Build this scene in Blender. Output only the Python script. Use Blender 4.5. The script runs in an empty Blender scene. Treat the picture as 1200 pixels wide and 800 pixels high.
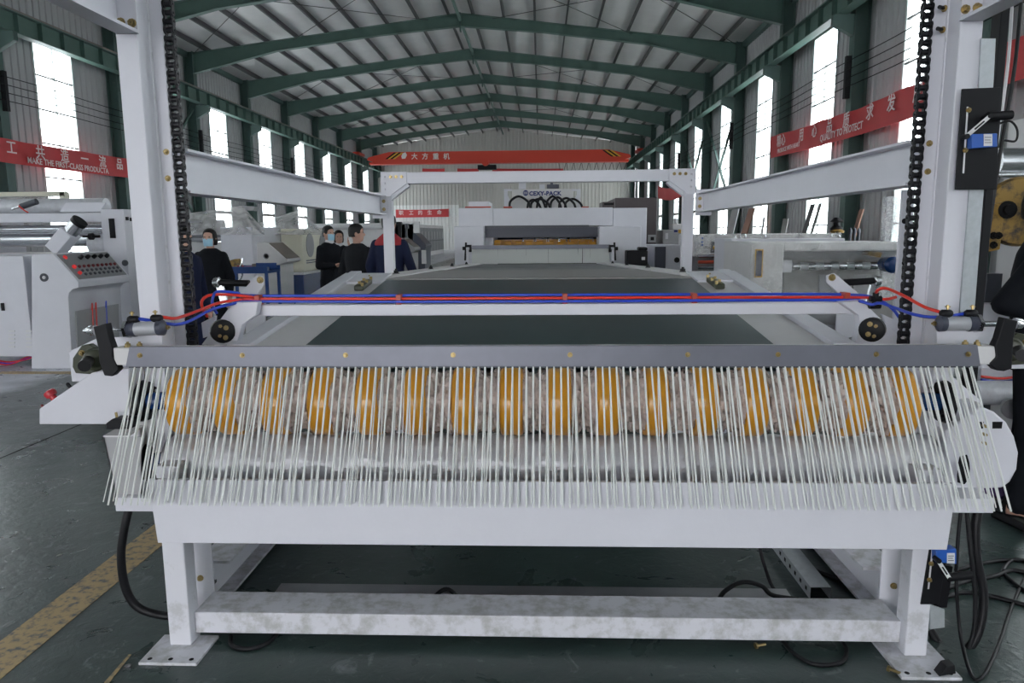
import bpy, bmesh, math, random
from mathutils import Vector, Matrix

# ------------------------------------------------------------------ camera, sky, exposure
SC = bpy.context.scene
COL = SC.collection
F_PX, PITCH, YAW, ROLL = 850.0, math.atan(127.7 / 850.0), math.atan(34.0 / 859.5), 0.008
CAM = Vector((0, 0, 1.6))
_fwd = Vector((-math.sin(YAW) * math.cos(PITCH), math.cos(YAW) * math.cos(PITCH), -math.sin(PITCH)))
_rt = Vector((math.cos(YAW), math.sin(YAW), 0))
_up = _rt.cross(_fwd)
RT = _rt * math.cos(ROLL) - _up * math.sin(ROLL)
UP = _up * math.cos(ROLL) + _rt * math.sin(ROLL)
cam_d = bpy.data.cameras.new('camera'); cam = bpy.data.objects.new('camera', cam_d); COL.objects.link(cam)
cam_d.sensor_width = 36.0; cam_d.lens = F_PX / 1200.0 * 36.0; cam_d.clip_end = 400; cam_d.clip_start = 0.05
cam.matrix_world = Matrix(((RT.x, UP.x, -_fwd.x, CAM.x), (RT.y, UP.y, -_fwd.y, CAM.y), (RT.z, UP.z, -_fwd.z, CAM.z), (0, 0, 0, 1)))
SC.camera = cam

world = bpy.data.worlds.new('overcast_sky'); SC.world = world; world.use_nodes = True
_bg = world.node_tree.nodes['Background']
_bg.inputs[0].default_value = (0.95, 0.965, 1.0, 1); _bg.inputs[1].default_value = 9.0
SC.view_settings.view_transform = 'Standard'
SC.view_settings.look = 'None'
SC.view_settings.gamma = 1.0
SC.view_settings.use_curve_mapping = False
SC.view_settings.exposure = -0.02
SC.cycles.diffuse_bounces = 6; SC.cycles.max_bounces = 12; SC.cycles.transparent_max_bounces = 16
SC.cycles.sample_clamp_indirect = 6.0

def at(px, py, Y):
    """world point seen at photo pixel (px, py) on the plane of depth Y"""
    d = _fwd + RT * ((px - 600) / F_PX) + UP * ((400 - py) / F_PX)
    return CAM + d * (Y / d.y)
def atz(px, py, Z=0.0):
    d = _fwd + RT * ((px - 600) / F_PX) + UP * ((400 - py) / F_PX)
    return CAM + d * ((Z - CAM.z) / d.z)
def atx(px, py, X):
    d = _fwd + RT * ((px - 600) / F_PX) + UP * ((400 - py) / F_PX)
    return CAM + d * (X / d.x)

# ------------------------------------------------------------------ materials
def _nodes(name):
    m = bpy.data.materials.new(name); m.use_nodes = True
    return m, m.node_tree.nodes, m.node_tree.links, m.node_tree.nodes['Principled BSDF']
def mat(name, rgb, rough=0.5, metal=0.0, var=0.0, scale=6.0, bump=0.0, bscale=40.0, spec=0.5, dirt=None, dirt_amt=0.3, coat=0.0):
    m, N, L, P = _nodes(name)
    P.inputs['Base Color'].default_value = (*rgb, 1); P.inputs['Roughness'].default_value = rough
    P.inputs['Metallic'].default_value = metal; P.inputs['Specular IOR Level'].default_value = spec
    if coat: P.inputs['Coat Weight'].default_value = coat
    if var or dirt:
        tc = N.new('ShaderNodeTexCoord'); nz = N.new('ShaderNodeTexNoise')
        nz.inputs['Scale'].default_value = scale; nz.inputs['Detail'].default_value = 6; nz.inputs['Roughness'].default_value = 0.65
        L.new(tc.outputs['Object'], nz.inputs['Vector'])
        rp = N.new('ShaderNodeValToRGB')
        rp.color_ramp.elements[0].position = 0.3; rp.color_ramp.elements[1].position = 0.7
        if dirt:
            rp.color_ramp.elements[0].position = 0.36; rp.color_ramp.elements[1].position = 0.36 + dirt_amt
            rp.color_ramp.elements[0].color = (*dirt, 1); rp.color_ramp.elements[1].color = (*rgb, 1)
        else:
            rp.color_ramp.elements[0].color = (*[c * (1 - var) for c in rgb], 1)
            rp.color_ramp.elements[1].color = (*[min(1, c * (1 + var)) for c in rgb], 1)
        L.new(nz.outputs['Fac'], rp.inputs['Fac']); L.new(rp.outputs['Color'], P.inputs['Base Color'])
    if bump:
        tc2 = N.new('ShaderNodeTexCoord'); n2 = N.new('ShaderNodeTexNoise'); n2.inputs['Scale'].default_value = bscale; n2.inputs['Detail'].default_value = 4
        L.new(tc2.outputs['Object'], n2.inputs['Vector'])
        b = N.new('ShaderNodeBump'); b.inputs['Strength'].default_value = bump; b.inputs['Distance'].default_value = 0.01
        L.new(n2.outputs['Fac'], b.inputs['Height']); L.new(b.outputs['Normal'], P.inputs['Normal'])
    return m
def film(name, tint=(0.9, 0.9, 0.92), clear=0.6, rough=0.18, scale=25.0, bump=0.6):
    """clear wrinkled plastic film: part see-through, part glossy"""
    m, N, L, P = _nodes(name)
    P.inputs['Base Color'].default_value = (*tint, 1); P.inputs['Roughness'].default_value = rough
    tr = N.new('ShaderNodeBsdfTransparent'); mx = N.new('ShaderNodeMixShader'); out = N['Material Output']
    tc = N.new('ShaderNodeTexCoord'); nz = N.new('ShaderNodeTexNoise'); nz.inputs['Scale'].default_value = scale; nz.inputs['Detail'].default_value = 5
    nz.inputs['Distortion'].default_value = 1.5
    L.new(tc.outputs['Object'], nz.inputs['Vector'])
    rp = N.new('ShaderNodeMapRange'); rp.inputs[1].default_value = 0.3; rp.inputs[2].default_value = 0.75
    rp.inputs[3].default_value = 1 - min(1, clear + 0.2); rp.inputs[4].default_value = min(1, 1 - clear + 0.3)
    b = N.new('ShaderNodeBump'); b.inputs['Strength'].default_value = bump; b.inputs['Distance'].default_value = 0.02
    L.new(nz.outputs['Fac'], b.inputs['Height']); L.new(b.outputs['Normal'], P.inputs['Normal'])
    L.new(nz.outputs['Fac'], rp.inputs[0]); L.new(rp.outputs[0], mx.inputs[0])
    L.new(tr.outputs[0], mx.inputs[1]); L.new(P.outputs[0], mx.inputs[2]); L.new(mx.outputs[0], out.inputs['Surface'])
    return m
def floor_mat():
    m, N, L, P = _nodes('painted_concrete_floor')
    tc = N.new('ShaderNodeTexCoord')
    def noise(s, d=6, dist=0.0, vec=None):
        n = N.new('ShaderNodeTexNoise'); n.inputs['Scale'].default_value = s; n.inputs['Detail'].default_value = d; n.inputs['Distortion'].default_value = dist
        n.inputs['Roughness'].default_value = 0.62
        L.new(vec or tc.outputs['Object'], n.inputs['Vector']); return n
    def ramp(src, a, b, c0=(0, 0, 0), c1=(1, 1, 1)):
        r = N.new('ShaderNodeValToRGB'); r.color_ramp.elements[0].position = a; r.color_ramp.elements[1].position = b
        r.color_ramp.elements[0].color = (*c0, 1); r.color_ramp.elements[1].color = (*c1, 1); L.new(src, r.inputs[0]); return r
    def mix(fac, a, b):
        x = N.new('ShaderNodeMix'); x.data_type = 'RGBA'
        if hasattr(fac, 'links'): L.new(fac, x.inputs[0])
        else: x.inputs[0].default_value = fac
        for s, i in ((a, 6), (b, 7)):
            if hasattr(s, 'links'): L.new(s, x.inputs[i])
            else: x.inputs[i].default_value = (*s, 1)
        return x.outputs[2]
    green = ramp(noise(1.3).outputs['Fac'], 0.3, 0.72, (0.029, 0.047, 0.044), (0.054, 0.083, 0.077))
    grey = ramp(noise(2.2, 8, 0.8).outputs['Fac'], 0.3, 0.7, (0.29, 0.31, 0.35), (0.54, 0.56, 0.61))
    # left walkway: worn grey, lightened for window reflections; paint under the line is green
    sx = N.new('ShaderNodeSeparateXYZ'); L.new(tc.outputs['Object'], sx.inputs[0])
    jit = N.new('ShaderNodeMath'); jit.operation = 'MULTIPLY_ADD'; jit.inputs[1].default_value = 0.5
    L.new(noise(3.0).outputs['Fac'], jit.inputs[0]); L.new(sx.outputs['X'], jit.inputs[2])
    lane = ramp(N.new('ShaderNodeMapRange').outputs[0], 0, 1)
    mr = lane.inputs[0].links[0].from_node
    mr.inputs[1].default_value = -1.8; mr.inputs[2].default_value = -2.05; L.new(jit.outputs[0], mr.inputs[0])
    c = mix(lane.outputs[0], green.outputs[0], grey.outputs[0])
    scuff = ramp(noise(9, 8, 1.5).outputs['Fac'], 0.60, 0.74)
    c = mix(scuff.outputs[0], c, (0.16, 0.18, 0.185))
    spots = ramp(noise(55, 3).outputs['Fac'], 0.66, 0.72)
    c = mix(spots.outputs[0], c, (0.02, 0.022, 0.024))
    L.new(c, P.inputs['Base Color'])
    rr = N.new('ShaderNodeMapRange'); rr.inputs[3].default_value = 0.16; rr.inputs[4].default_value = 0.45
    L.new(noise(4, 6, 1.0).outputs['Fac'], rr.inputs[0]); L.new(rr.outputs[0], P.inputs['Roughness'])
    b = N.new('ShaderNodeBump'); b.inputs['Strength'].default_value = 0.35; b.inputs['Distance'].default_value = 0.01
    L.new(noise(14, 8, 0.6).outputs['Fac'], b.inputs['Height']); L.new(b.outputs['Normal'], P.inputs['Normal'])
    return m
def glass_mat(name, tint=(0.92, 0.95, 0.95), refl=0.06):
    m, N, L, P = _nodes(name)
    tr = N.new('ShaderNodeBsdfTransparent'); tr.inputs[0].default_value = (*tint, 1)
    gl = N.new('ShaderNodeBsdfGlossy'); gl.inputs['Roughness'].default_value = 0.05
    mx = N.new('ShaderNodeMixShader'); mx.inputs[0].default_value = refl
    L.new(tr.outputs[0], mx.inputs[1]); L.new(gl.outputs[0], mx.inputs[2]); L.new(mx.outputs[0], N['Material Output'].inputs['Surface'])
    N.remove(P)
    return m
def emit_mat(name, rgb, s):
    m, N, L, P = _nodes(name)
    P.inputs['Base Color'].default_value = (*rgb, 1); P.inputs['Emission Color'].default_value = (*rgb, 1); P.inputs['Emission Strength'].default_value = s
    return m

M = {}
M['white'] = mat('white_paint', (0.63, 0.63, 0.68), 0.38, var=0.03, scale=4, bump=0.05, bscale=60)
M['white_dirty'] = mat('white_paint_dusty', (0.64, 0.64, 0.685), 0.5, dirt=(0.42, 0.42, 0.42), dirt_amt=0.2, scale=16)
M['white_scuffed'] = mat('white_paint_scuffed', (0.64, 0.64, 0.685), 0.45, dirt=(0.5, 0.5, 0.52), dirt_amt=0.1, scale=9)
M['cream'] = mat('cream_paint', (0.60, 0.585, 0.47), 0.45, var=0.03)
M['offwhite'] = mat('offwhite_paint', (0.63, 0.62, 0.62), 0.45, var=0.04, scale=3)
M['greyplate'] = mat('grey_anodised_plate', (0.175, 0.18, 0.215), 0.42, metal=0.35, var=0.06, scale=9)
M['lightgrey'] = mat('light_grey_sheet', (0.36, 0.36, 0.37), 0.4, var=0.04)
M['midgrey'] = mat('mid_grey_paint', (0.22, 0.225, 0.235), 0.45, var=0.05)
M['darkgrey'] = mat('dark_grey_paint', (0.055, 0.06, 0.075), 0.45, var=0.06)
M['slate'] = mat('slate_blue_paint', (0.045, 0.05, 0.075), 0.4)
M['brown'] = mat('brown_grey_paint', (0.075, 0.058, 0.062), 0.45, var=0.05)
M['belt'] = mat('dark_green_belt', (0.024, 0.050, 0.052), 0.33, var=0.1, scale=3, bump=0.08, bscale=250)
M['belt2'] = mat('grey_green_belt', (0.10, 0.108, 0.108), 0.4, var=0.08, scale=3)
M['steel'] = mat('bright_steel', (0.55, 0.56, 0.58), 0.22, metal=0.95, var=0.06)
M['dullsteel'] = mat('dull_steel', (0.42, 0.42, 0.44), 0.4, metal=0.8, var=0.1)
M['alu'] = mat('brushed_aluminium', (0.42, 0.43, 0.46), 0.5, metal=0.3, var=0.03)
M['galv'] = mat('galvanised_steel', (0.45, 0.48, 0.50), 0.4, metal=0.45, var=0.10, scale=30)
M['zinc'] = mat('yellow_zinc_bolt', (0.34, 0.26, 0.12), 0.33, metal=0.85, var=0.15, scale=60)
M['black'] = mat('black_oxide', (0.006, 0.006, 0.008), 0.5, spec=0.25)
M['blackmatte'] = mat('matte_black', (0.005, 0.005, 0.006), 0.7, spec=0.2)
M['rubber'] = mat('black_rubber', (0.007, 0.007, 0.009), 0.5, spec=0.3)
M['chain'] = mat('oiled_black_chain', (0.008, 0.008, 0.011), 0.42, spec=0.35)
M['roller'] = mat('chain_roller_steel', (0.30, 0.30, 0.32), 0.25, metal=0.85)
M['olive'] = mat('olive_bearing_paint', (0.035, 0.04, 0.022), 0.4, var=0.1)
M['orange'] = mat('amber_polyurethane', (0.70, 0.32, 0.02), 0.30, var=0.10, scale=5, coat=0.3)
M['bristle'] = mat('pale_nylon_cord', (0.66, 0.68, 0.66), 0.5)
M['bluehose'] = mat('blue_air_hose', (0.022, 0.06, 0.50), 0.28)
M['redhose'] = mat('red_air_hose', (0.72, 0.035, 0.02), 0.3)
M['clip'] = mat('brick_red_clip', (0.40, 0.05, 0.02), 0.4)
M['bluepaint'] = mat('blue_plastic', (0.02, 0.10, 0.42), 0.38)
M['bluedark'] = mat('dark_blue_wrap', (0.008, 0.035, 0.13), 0.25, bump=0.5, bscale=30)
M['redplastic'] = mat('red_button', (0.42, 0.02, 0.03), 0.35)
M['redlamp'] = emit_mat('red_indicator', (0.8, 0.04, 0.04), 0.2)
M['darkred'] = mat('dark_red_button', (0.16, 0.015, 0.02), 0.4)
M['label'] = mat('white_label', (0.65, 0.65, 0.66), 0.5)
M['floor'] = floor_mat()
M['yellowline'] = mat('worn_yellow_line', (0.46, 0.33, 0.16), 0.55, dirt=(0.12, 0.125, 0.12), dirt_amt=0.16, scale=30)
M['wall'] = mat('corrugated_wall_sheet', (0.40, 0.40, 0.405), 0.5, var=0.03, scale=0.7)
M['backwall'] = mat('back_wall_sheet', (0.52, 0.51, 0.48), 0.5, var=0.03, scale=0.5)
M['backwhite'] = mat('back_wall_white_sheet', (0.74, 0.74, 0.73), 0.5)
M['roof'] = mat('roof_lining', (0.60, 0.59, 0.58), 0.33, var=0.08, scale=0.8, bump=0.5, bscale=1.2)
M['purlin'] = mat('purlin_steel', (0.055, 0.055, 0.055), 0.5)
M['green'] = mat('green_structural_paint', (0.085, 0.150, 0.125), 0.5, var=0.08, scale=2)
M['greendark'] = mat('green_column_paint', (0.070, 0.122, 0.107), 0.5, var=0.08, scale=2)
M['winframe'] = mat('white_window_frame', (0.55, 0.60, 0.58), 0.45)
M['winbrown'] = mat('brown_window_bar', (0.20, 0.17, 0.15), 0.5)
M['glass'] = glass_mat('window_glass')
M['banner'] = mat('red_banner_cloth', (0.52, 0.045, 0.05), 0.55, var=0.08, scale=1.5)
M['bannertext'] = mat('banner_print_white', (0.78, 0.66, 0.66), 0.6)
M['cranered'] = mat('crane_red_paint', (0.62, 0.055, 0.03), 0.42)
M['craneyellow'] = mat('crane_yellow_stripe', (0.65, 0.36, 0.03), 0.45)
M['printwhite'] = mat('white_print', (0.75, 0.75, 0.73), 0.5)
M['printblue'] = mat('navy_print', (0.015, 0.025, 0.16), 0.5)
M['filmlight'] = film('thin_stretch_film', (0.72, 0.71, 0.70), clear=0.86, rough=0.12, scale=3, bump=0.35)
M['filmtent'] = film('loose_cover_film', (0.74, 0.72, 0.71), clear=0.55, rough=0.2, scale=2.2, bump=0.35)
M['cartblue'] = mat('cart_blue_paint', (0.015, 0.06, 0.22), 0.45)
M['film'] = film('clear_film', clear=0.62)
M['filmheavy'] = film('stretch_film', (0.62, 0.61, 0.60), clear=0.52, rough=0.2, scale=5, bump=0.5)
M['filmbrown'] = film('crinkled_film', (0.78, 0.66, 0.60), clear=0.34, rough=0.14, scale=12, bump=0.6)
M['filmroll'] = mat('film_wrapped_roll', (0.56, 0.565, 0.60), 0.3, metal=0.15, var=0.10, scale=14, bump=0.35, bscale=35)
M['wood'] = mat('red_brown_board', (0.33, 0.17, 0.12), 0.55, var=0.1, scale=3)
M['darkboard'] = mat('dark_board', (0.07, 0.07, 0.075), 0.5, var=0.1)
M['greyboard'] = mat('grey_board', (0.30, 0.29, 0.28), 0.55, var=0.05)
M['rustyellow'] = mat('worn_yellow_casting', (0.30, 0.18, 0.035), 0.5, dirt=(0.035, 0.03, 0.028), dirt_amt=0.18, scale=14)
M['purple'] = mat('purple_cloth', (0.05, 0.02, 0.10), 0.8, bump=0.5)
M['teal'] = mat('teal_belt', (0.01, 0.10, 0.09), 0.5)
M['skin'] = mat('skin', (0.48, 0.28, 0.21), 0.5, var=0.04)
M['hair'] = mat('black_hair', (0.007, 0.006, 0.006), 0.5, spec=0.3, bump=0.5, bscale=80)
M['mask'] = mat('light_blue_mask', (0.30, 0.52, 0.66), 0.6)
M['clothblack'] = mat('black_cloth', (0.006, 0.007, 0.010), 0.8, spec=0.15, var=0.25, scale=6)
M['clothgrey'] = mat('charcoal_cloth', (0.010, 0.011, 0.014), 0.8, spec=0.2, var=0.2, scale=6)
M['clothnavy'] = mat('navy_cloth', (0.010, 0.014, 0.040), 0.8, spec=0.2, var=0.2, scale=7)
M['clothred'] = mat('red_cloth', (0.30, 0.012, 0.02), 0.7)
M['clothlight'] = mat('light_grey_trousers', (0.46, 0.46, 0.50), 0.7)
M['shirt'] = mat('white_shirt', (0.6, 0.6, 0.62), 0.6)
M['eye'] = mat('dark_eye', (0.02, 0.015, 0.012), 0.3)

# ------------------------------------------------------------------ mesh helpers
def wloc(o):
    v = Vector((0, 0, 0))
    while o is not None:
        v += o.location; o = o.parent
    return v
class MB:
    def __init__(s): s.v = []; s.f = []
    def add(s, vs, fs):
        b = len(s.v); s.v += [tuple(x) for x in vs]; s.f += [tuple(i + b for i in f) for f in fs]; return s
    def box(s, x0, x1, y0, y1, z0, z1):
        return s.add([(x0, y0, z0), (x1, y0, z0), (x1, y1, z0), (x0, y1, z0), (x0, y0, z1), (x1, y0, z1), (x1, y1, z1), (x0, y1, z1)],
                     [(0, 3, 2, 1), (4, 5, 6, 7), (0, 1, 5, 4), (1, 2, 6, 5), (2, 3, 7, 6), (3, 0, 4, 7)])
    def obox(s, c, ax, ay, az):
        """box with centre and three half-axis vectors"""
        c = Vector(c); ax = Vector(ax); ay = Vector(ay); az = Vector(az)
        return s.add([c - ax - ay - az, c + ax - ay - az, c + ax + ay - az, c - ax + ay - az, c - ax - ay + az, c + ax - ay + az, c + ax + ay + az, c - ax + ay + az],
                     [(0, 3, 2, 1), (4, 5, 6, 7), (0, 1, 5, 4), (1, 2, 6, 5), (2, 3, 7, 6), (3, 0, 4, 7)])
    def bar(s, p0, p1, w, h, up=(0, 0, 1)):
        """rectangular bar from p0 to p1, width w, height h"""
        p0 = Vector(p0); p1 = Vector(p1); d = (p1 - p0); u = Vector(up); sd = d.cross(u).normalized(); u2 = sd.cross(d).normalized()
        return s.obox((p0 + p1) / 2, d / 2, sd * (w / 2), u2 * (h / 2))
    def prism(s, poly, ext):
        """polygon (list of 3d points) pushed along a vector"""
        n = len(poly); e = Vector(ext); a = [Vector(p) for p in poly]
        nrm = sum(((a[i] - a[0]).cross(a[i + 1] - a[0]) for i in range(1, n - 1)), Vector((0, 0, 0)))
        if nrm.dot(e) > 0: a.reverse()
        vs = a + [p + e for p in a]
        return s.add(vs, [tuple(range(n)), tuple(range(2 * n - 1, n - 1, -1))] + [(i + n, (i + 1) % n + n, (i + 1) % n, i)[::1] for i in range(n)])
    def lathe(s, p0, axis, prof, n=20, closed=False):
        """profile [(t, r)] turned round the axis"""
        p0 = Vector(p0); a = Vector(axis).normalized()
        u = a.orthogonal().normalized(); w = a.cross(u)
        vs = []; fs = []
        for t, r in prof:
            for k in range(n):
                g = 2 * math.pi * k / n
                vs.append(p0 + a * t + (u * math.cos(g) + w * math.sin(g)) * r)
        m = len(prof)
        for i in range(m - 1):
            for k in range(n):
                fs.append((i * n + k, i * n + (k + 1) % n, (i + 1) * n + (k + 1) % n, (i + 1) * n + k))
        if closed:
            for k in range(n): fs.append(((m - 1) * n + k, (m - 1) * n + (k + 1) % n, (k + 1) % n, k))
        else:
            fs.append(tuple(reversed(range(n)))); fs.append(tuple((m - 1) * n + k for k in range(n)))
        return s.add(vs, fs)
    def cyl(s, p0, p1, r, r1=None, n=16):
        p0 = Vector(p0); p1 = Vector(p1); L = (p1 - p0).length
        return s.lathe(p0, p1 - p0, [(0, r), (L, r if r1 is None else r1)], n)
    def tube(s, pts, r, n=8, sub=6, smooth=True):
        pts = [Vector(p) for p in pts]
        if smooth and len(pts) > 2:
            q = []
            P = [pts[0] * 2 - pts[1]] + pts + [pts[-1] * 2 - pts[-2]]
            for i in range(1, len(P) - 2):
                for k in range(sub):
                    t = k / sub; a, b, c, d = P[i - 1], P[i], P[i + 1], P[i + 2]
                    q.append(0.5 * ((2 * b) + (c - a) * t + (2 * a - 5 * b + 4 * c - d) * t * t + (3 * b - a - 3 * c + d) * t ** 3))
            q.append(pts[-1]); pts = q
        rs = r if isinstance(r, (list, tuple)) else None
        vs = []; fs = []; m = len(pts); u = None
        for i, p in enumerate(pts):
            d = (pts[min(i + 1, m - 1)] - pts[max(i - 1, 0)]).normalized()
            u = (d.orthogonal() if u is None else (u - d * u.dot(d))).normalized(); w = d.cross(u)
            rr = r if rs is None else rs[0] + (rs[1] - rs[0]) * i / (m - 1)
            for k in range(n):
                g = 2 * math.pi * k / n; vs.append(p + (u * math.cos(g) + w * math.sin(g)) * rr)
        for i in range(m - 1):
            for k in range(n):
                fs.append((i * n + k, i * n + (k + 1) % n, (i + 1) * n + (k + 1) % n, (i + 1) * n + k))
        fs.append(tuple(reversed(range(n)))); fs.append(tuple((m - 1) * n + k for k in range(n)))
        return s.add(vs, fs)
    def grid(s, fn, nu, nv, thick=None):
        vs = [fn(i / nu, j / nv) for i in range(nu + 1) for j in range(nv + 1)]
        fs = [(i * (nv + 1) + j, (i + 1) * (nv + 1) + j, (i + 1) * (nv + 1) + j + 1, i * (nv + 1) + j + 1) for i in range(nu) for j in range(nv)]
        if thick is not None:
            t = Vector(thick); n0 = len(vs); vs = vs + [Vector(v) + t for v in vs]
            fs2 = [tuple(reversed([q + n0 for q in f])) for f in fs]
            edge = [(i, 0) for i in range(nu)] ; rim = []
            id_ = lambda i, j: i * (nv + 1) + j
            loop = [id_(i, 0) for i in range(nu + 1)] + [id_(nu, j) for j in range(1, nv + 1)] + [id_(i, nv) for i in range(nu - 1, -1, -1)] + [id_(0, j) for j in range(nv - 1, 0, -1)]
            for k in range(len(loop)):
                a, b = loop[k], loop[(k + 1) % len(loop)]; rim.append((b, a, a + n0, b + n0))
            fs = fs + fs2 + rim
        return s.add(vs, fs)
    def mesh(s, name, m, off=(0, 0, 0), flat=False):
        me = bpy.data.meshes.new(name); o = Vector(off)
        me.from_pydata([tuple(Vector(v) - o) for v in s.v], [], s.f)
        me.materials.append(M[m] if isinstance(m, str) else m)
        if not flat:
            me.polygons.foreach_set('use_smooth', [True] * len(me.polygons)); me.set_sharp_from_angle(angle=math.radians(38))
        me.update()
        return me
    def build(s, name, m, parent=None, bev=0.0, loc=None, flat=False):
        """one mesh object; verts are world coordinates, the origin goes to the parent's place or to the base of the mesh"""
        base = wloc(parent) if parent else Vector((0, 0, 0))
        if loc is None:
            xs = [v[0] for v in s.v]; ys = [v[1] for v in s.v]; zs = [v[2] for v in s.v]
            loc = Vector(((min(xs) + max(xs)) / 2, (min(ys) + max(ys)) / 2, min(zs)))
        me = s.mesh(name, m, loc, flat)
        o = bpy.data.objects.new(name, me); COL.objects.link(o); o.parent = parent; o.location = Vector(loc) - base
        if bev:
            b = o.modifiers.new('bevel', 'BEVEL'); b.width = bev; b.segments = 2; b.limit_method = 'ANGLE'; b.harden_normals = False
        return o
def copy_to(src, parent, wpos, name=None):
    c = src.copy(); COL.objects.link(c); c.parent = parent
    c.location = Vector(wpos) - (wloc(parent) if parent else Vector((0, 0, 0)))
    if name: c.name = name
    return c
def tag(o, label=None, cat=None, group=None, kind=None):
    if label: o['label'] = label
    if cat: o['category'] = cat
    if group: o['group'] = group
    if kind: o['kind'] = kind
    return o
def thing(name, label, cat, loc, group=None, kind=None):
    o = bpy.data.objects.new(name, None); COL.objects.link(o); o.location = Vector(loc); o.empty_display_size = 0.1
    return tag(o, label, cat, group, kind)
def struct(name, loc=(0, 0, 0)):
    return thing(name, None, None, loc, kind='structure')
_bolts = {}
def bolt(p, d, r=0.009, parent=None, m='zinc', name='bolt'):
    """hexagon bolt head with washer; all of one size share a mesh"""
    d = Vector(d).normalized(); key = (round(r, 4), m, tuple(round(c, 3) for c in d))
    if key not in _bolts:
        b = MB(); b.lathe((0, 0, 0), d, [(0, r * 1.35), (r * 0.25, r * 1.35)], 10); b.lathe(d * r * 0.25, d, [(0, r), (r * 0.9, r), (r * 1.05, r * 0.8)], 6)
        b.lathe(d * r * 1.2, d, [(0, r * 0.5), (r * 0.7, r * 0.5)], 6)
        _bolts[key] = b.mesh('bolt', m)
    o = bpy.data.objects.new(name, _bolts[key]); COL.objects.link(o); o.parent = parent
    o.location = Vector(p) - (wloc(parent) if parent else Vector((0, 0, 0)))
    return o
def text(name, s, size, org, right, up, m, parent, thick=0.004, space=1.0, align='LEFT', bold=0.0):
    """flat raised lettering"""
    c = bpy.data.curves.new(name, 'FONT'); c.body = s; c.size = size; c.extrude = thick / 2; c.space_character = space; c.align_x = align; c.resolution_u = 2
    c.offset = bold
    t = bpy.data.objects.new('tmp', c); COL.objects.link(t)
    dg = bpy.context.evaluated_depsgraph_get(); dg.update()
    me = bpy.data.meshes.new_from_object(t.evaluated_get(dg)); bpy.data.objects.remove(t); bpy.data.curves.remove(c)
    r = Vector(right).normalized(); u = Vector(up).normalized(); n = r.cross(u)
    me.transform(Matrix(((r.x, u.x, n.x, 0), (r.y, u.y, n.y, 0), (r.z, u.z, n.z, 0), (0, 0, 0, 1))))
    me.materials.clear(); me.materials.append(M[m]); me.name = name
    o = bpy.data.objects.new(name, me); COL.objects.link(o); o.parent = parent
    o.location = Vector(org) - (wloc(parent) if parent else Vector((0, 0, 0)))
    return o
R = random.Random(7)
# ------------------------------------------------------------------ the hall
XL, XR, YF, YB = -15.6, 8.8, -9.3, 69.0
XC = (XL + XR) / 2
EAVE, RIDGE = 9.62, 11.1
FR = [32.7 + 6 * k for k in range(-7, 7)]
def roof_z(x): return EAVE + (RIDGE - EAVE) * (1 - abs(x - XC) / (XR - XC))
floor = MB().box(XL - 0.3, XR + 0.3, YF - 25, YB + 0.3, -0.2, 0).build('floor', 'floor'); tag(floor, kind='structure')
line = MB()
line.box(-2.16, -1.975, 1.0, 26, 0.0, 0.0025); line.build('painted_line', 'yellowline', floor)
MB().box(-12, -2.16, 8.15, 8.3, 0.0, 0.0025).build('painted_line', 'yellowline', floor)
p0 = atz(140, 790); p1 = atz(123, 800)
MB().prism([atz(122, 800), atz(128, 800), atz(154, 767), atz(151, 767)], (0, 0, 0.0025)).build('painted_line', 'yellowline', floor)
jt = atz(0, 537); jt2 = atz(95, 497)
MB().bar(jt - (jt2 - jt) * 0.5, jt2 + (jt2 - jt) * 1.5, 0.012, 0.003).build('floor_joint', 'blackmatte', floor)

def ribbed(mb, fixed, a0, a1, z0, z1, axis, sgn, pitch=0.3, depth=0.035):
    """trapezoid-profile cladding sheet; axis 'x' = sheet lies in the plane x = fixed and runs along y"""
    prof = [(0, 0), (0.62, 0), (0.7, 1), (0.92, 1), (1.0, 0)]
    k0 = math.floor(a0 / pitch); pts = []
    k = k0
    while k * pitch < a1:
        for t, d in prof[:-1]:
            a = (k + t) * pitch
            if a0 - 1e-6 <= a <= a1 + 1e-6: pts.append((a, d * depth * sgn))
        k += 1
    if not pts or pts[0][0] > a0 + 1e-4: pts.insert(0, (a0, 0))
    if pts[-1][0] < a1 - 1e-4: pts.append((a1, 0))
    vs = []
    for a, d in pts:
        for z in (z0, z1(a) if callable(z1) else z1):
            vs.append((fixed + d, a, z) if axis == 'x' else (a, fixed + d, z))
    n = len(pts)
    mb.add(vs, [(2 * i, 2 * i + 2, 2 * i + 3, 2 * i + 1) for i in range(n - 1)])
WZ0, WZ1, WW = 0.9, 7.62, 0.98
nwin = 0
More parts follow.
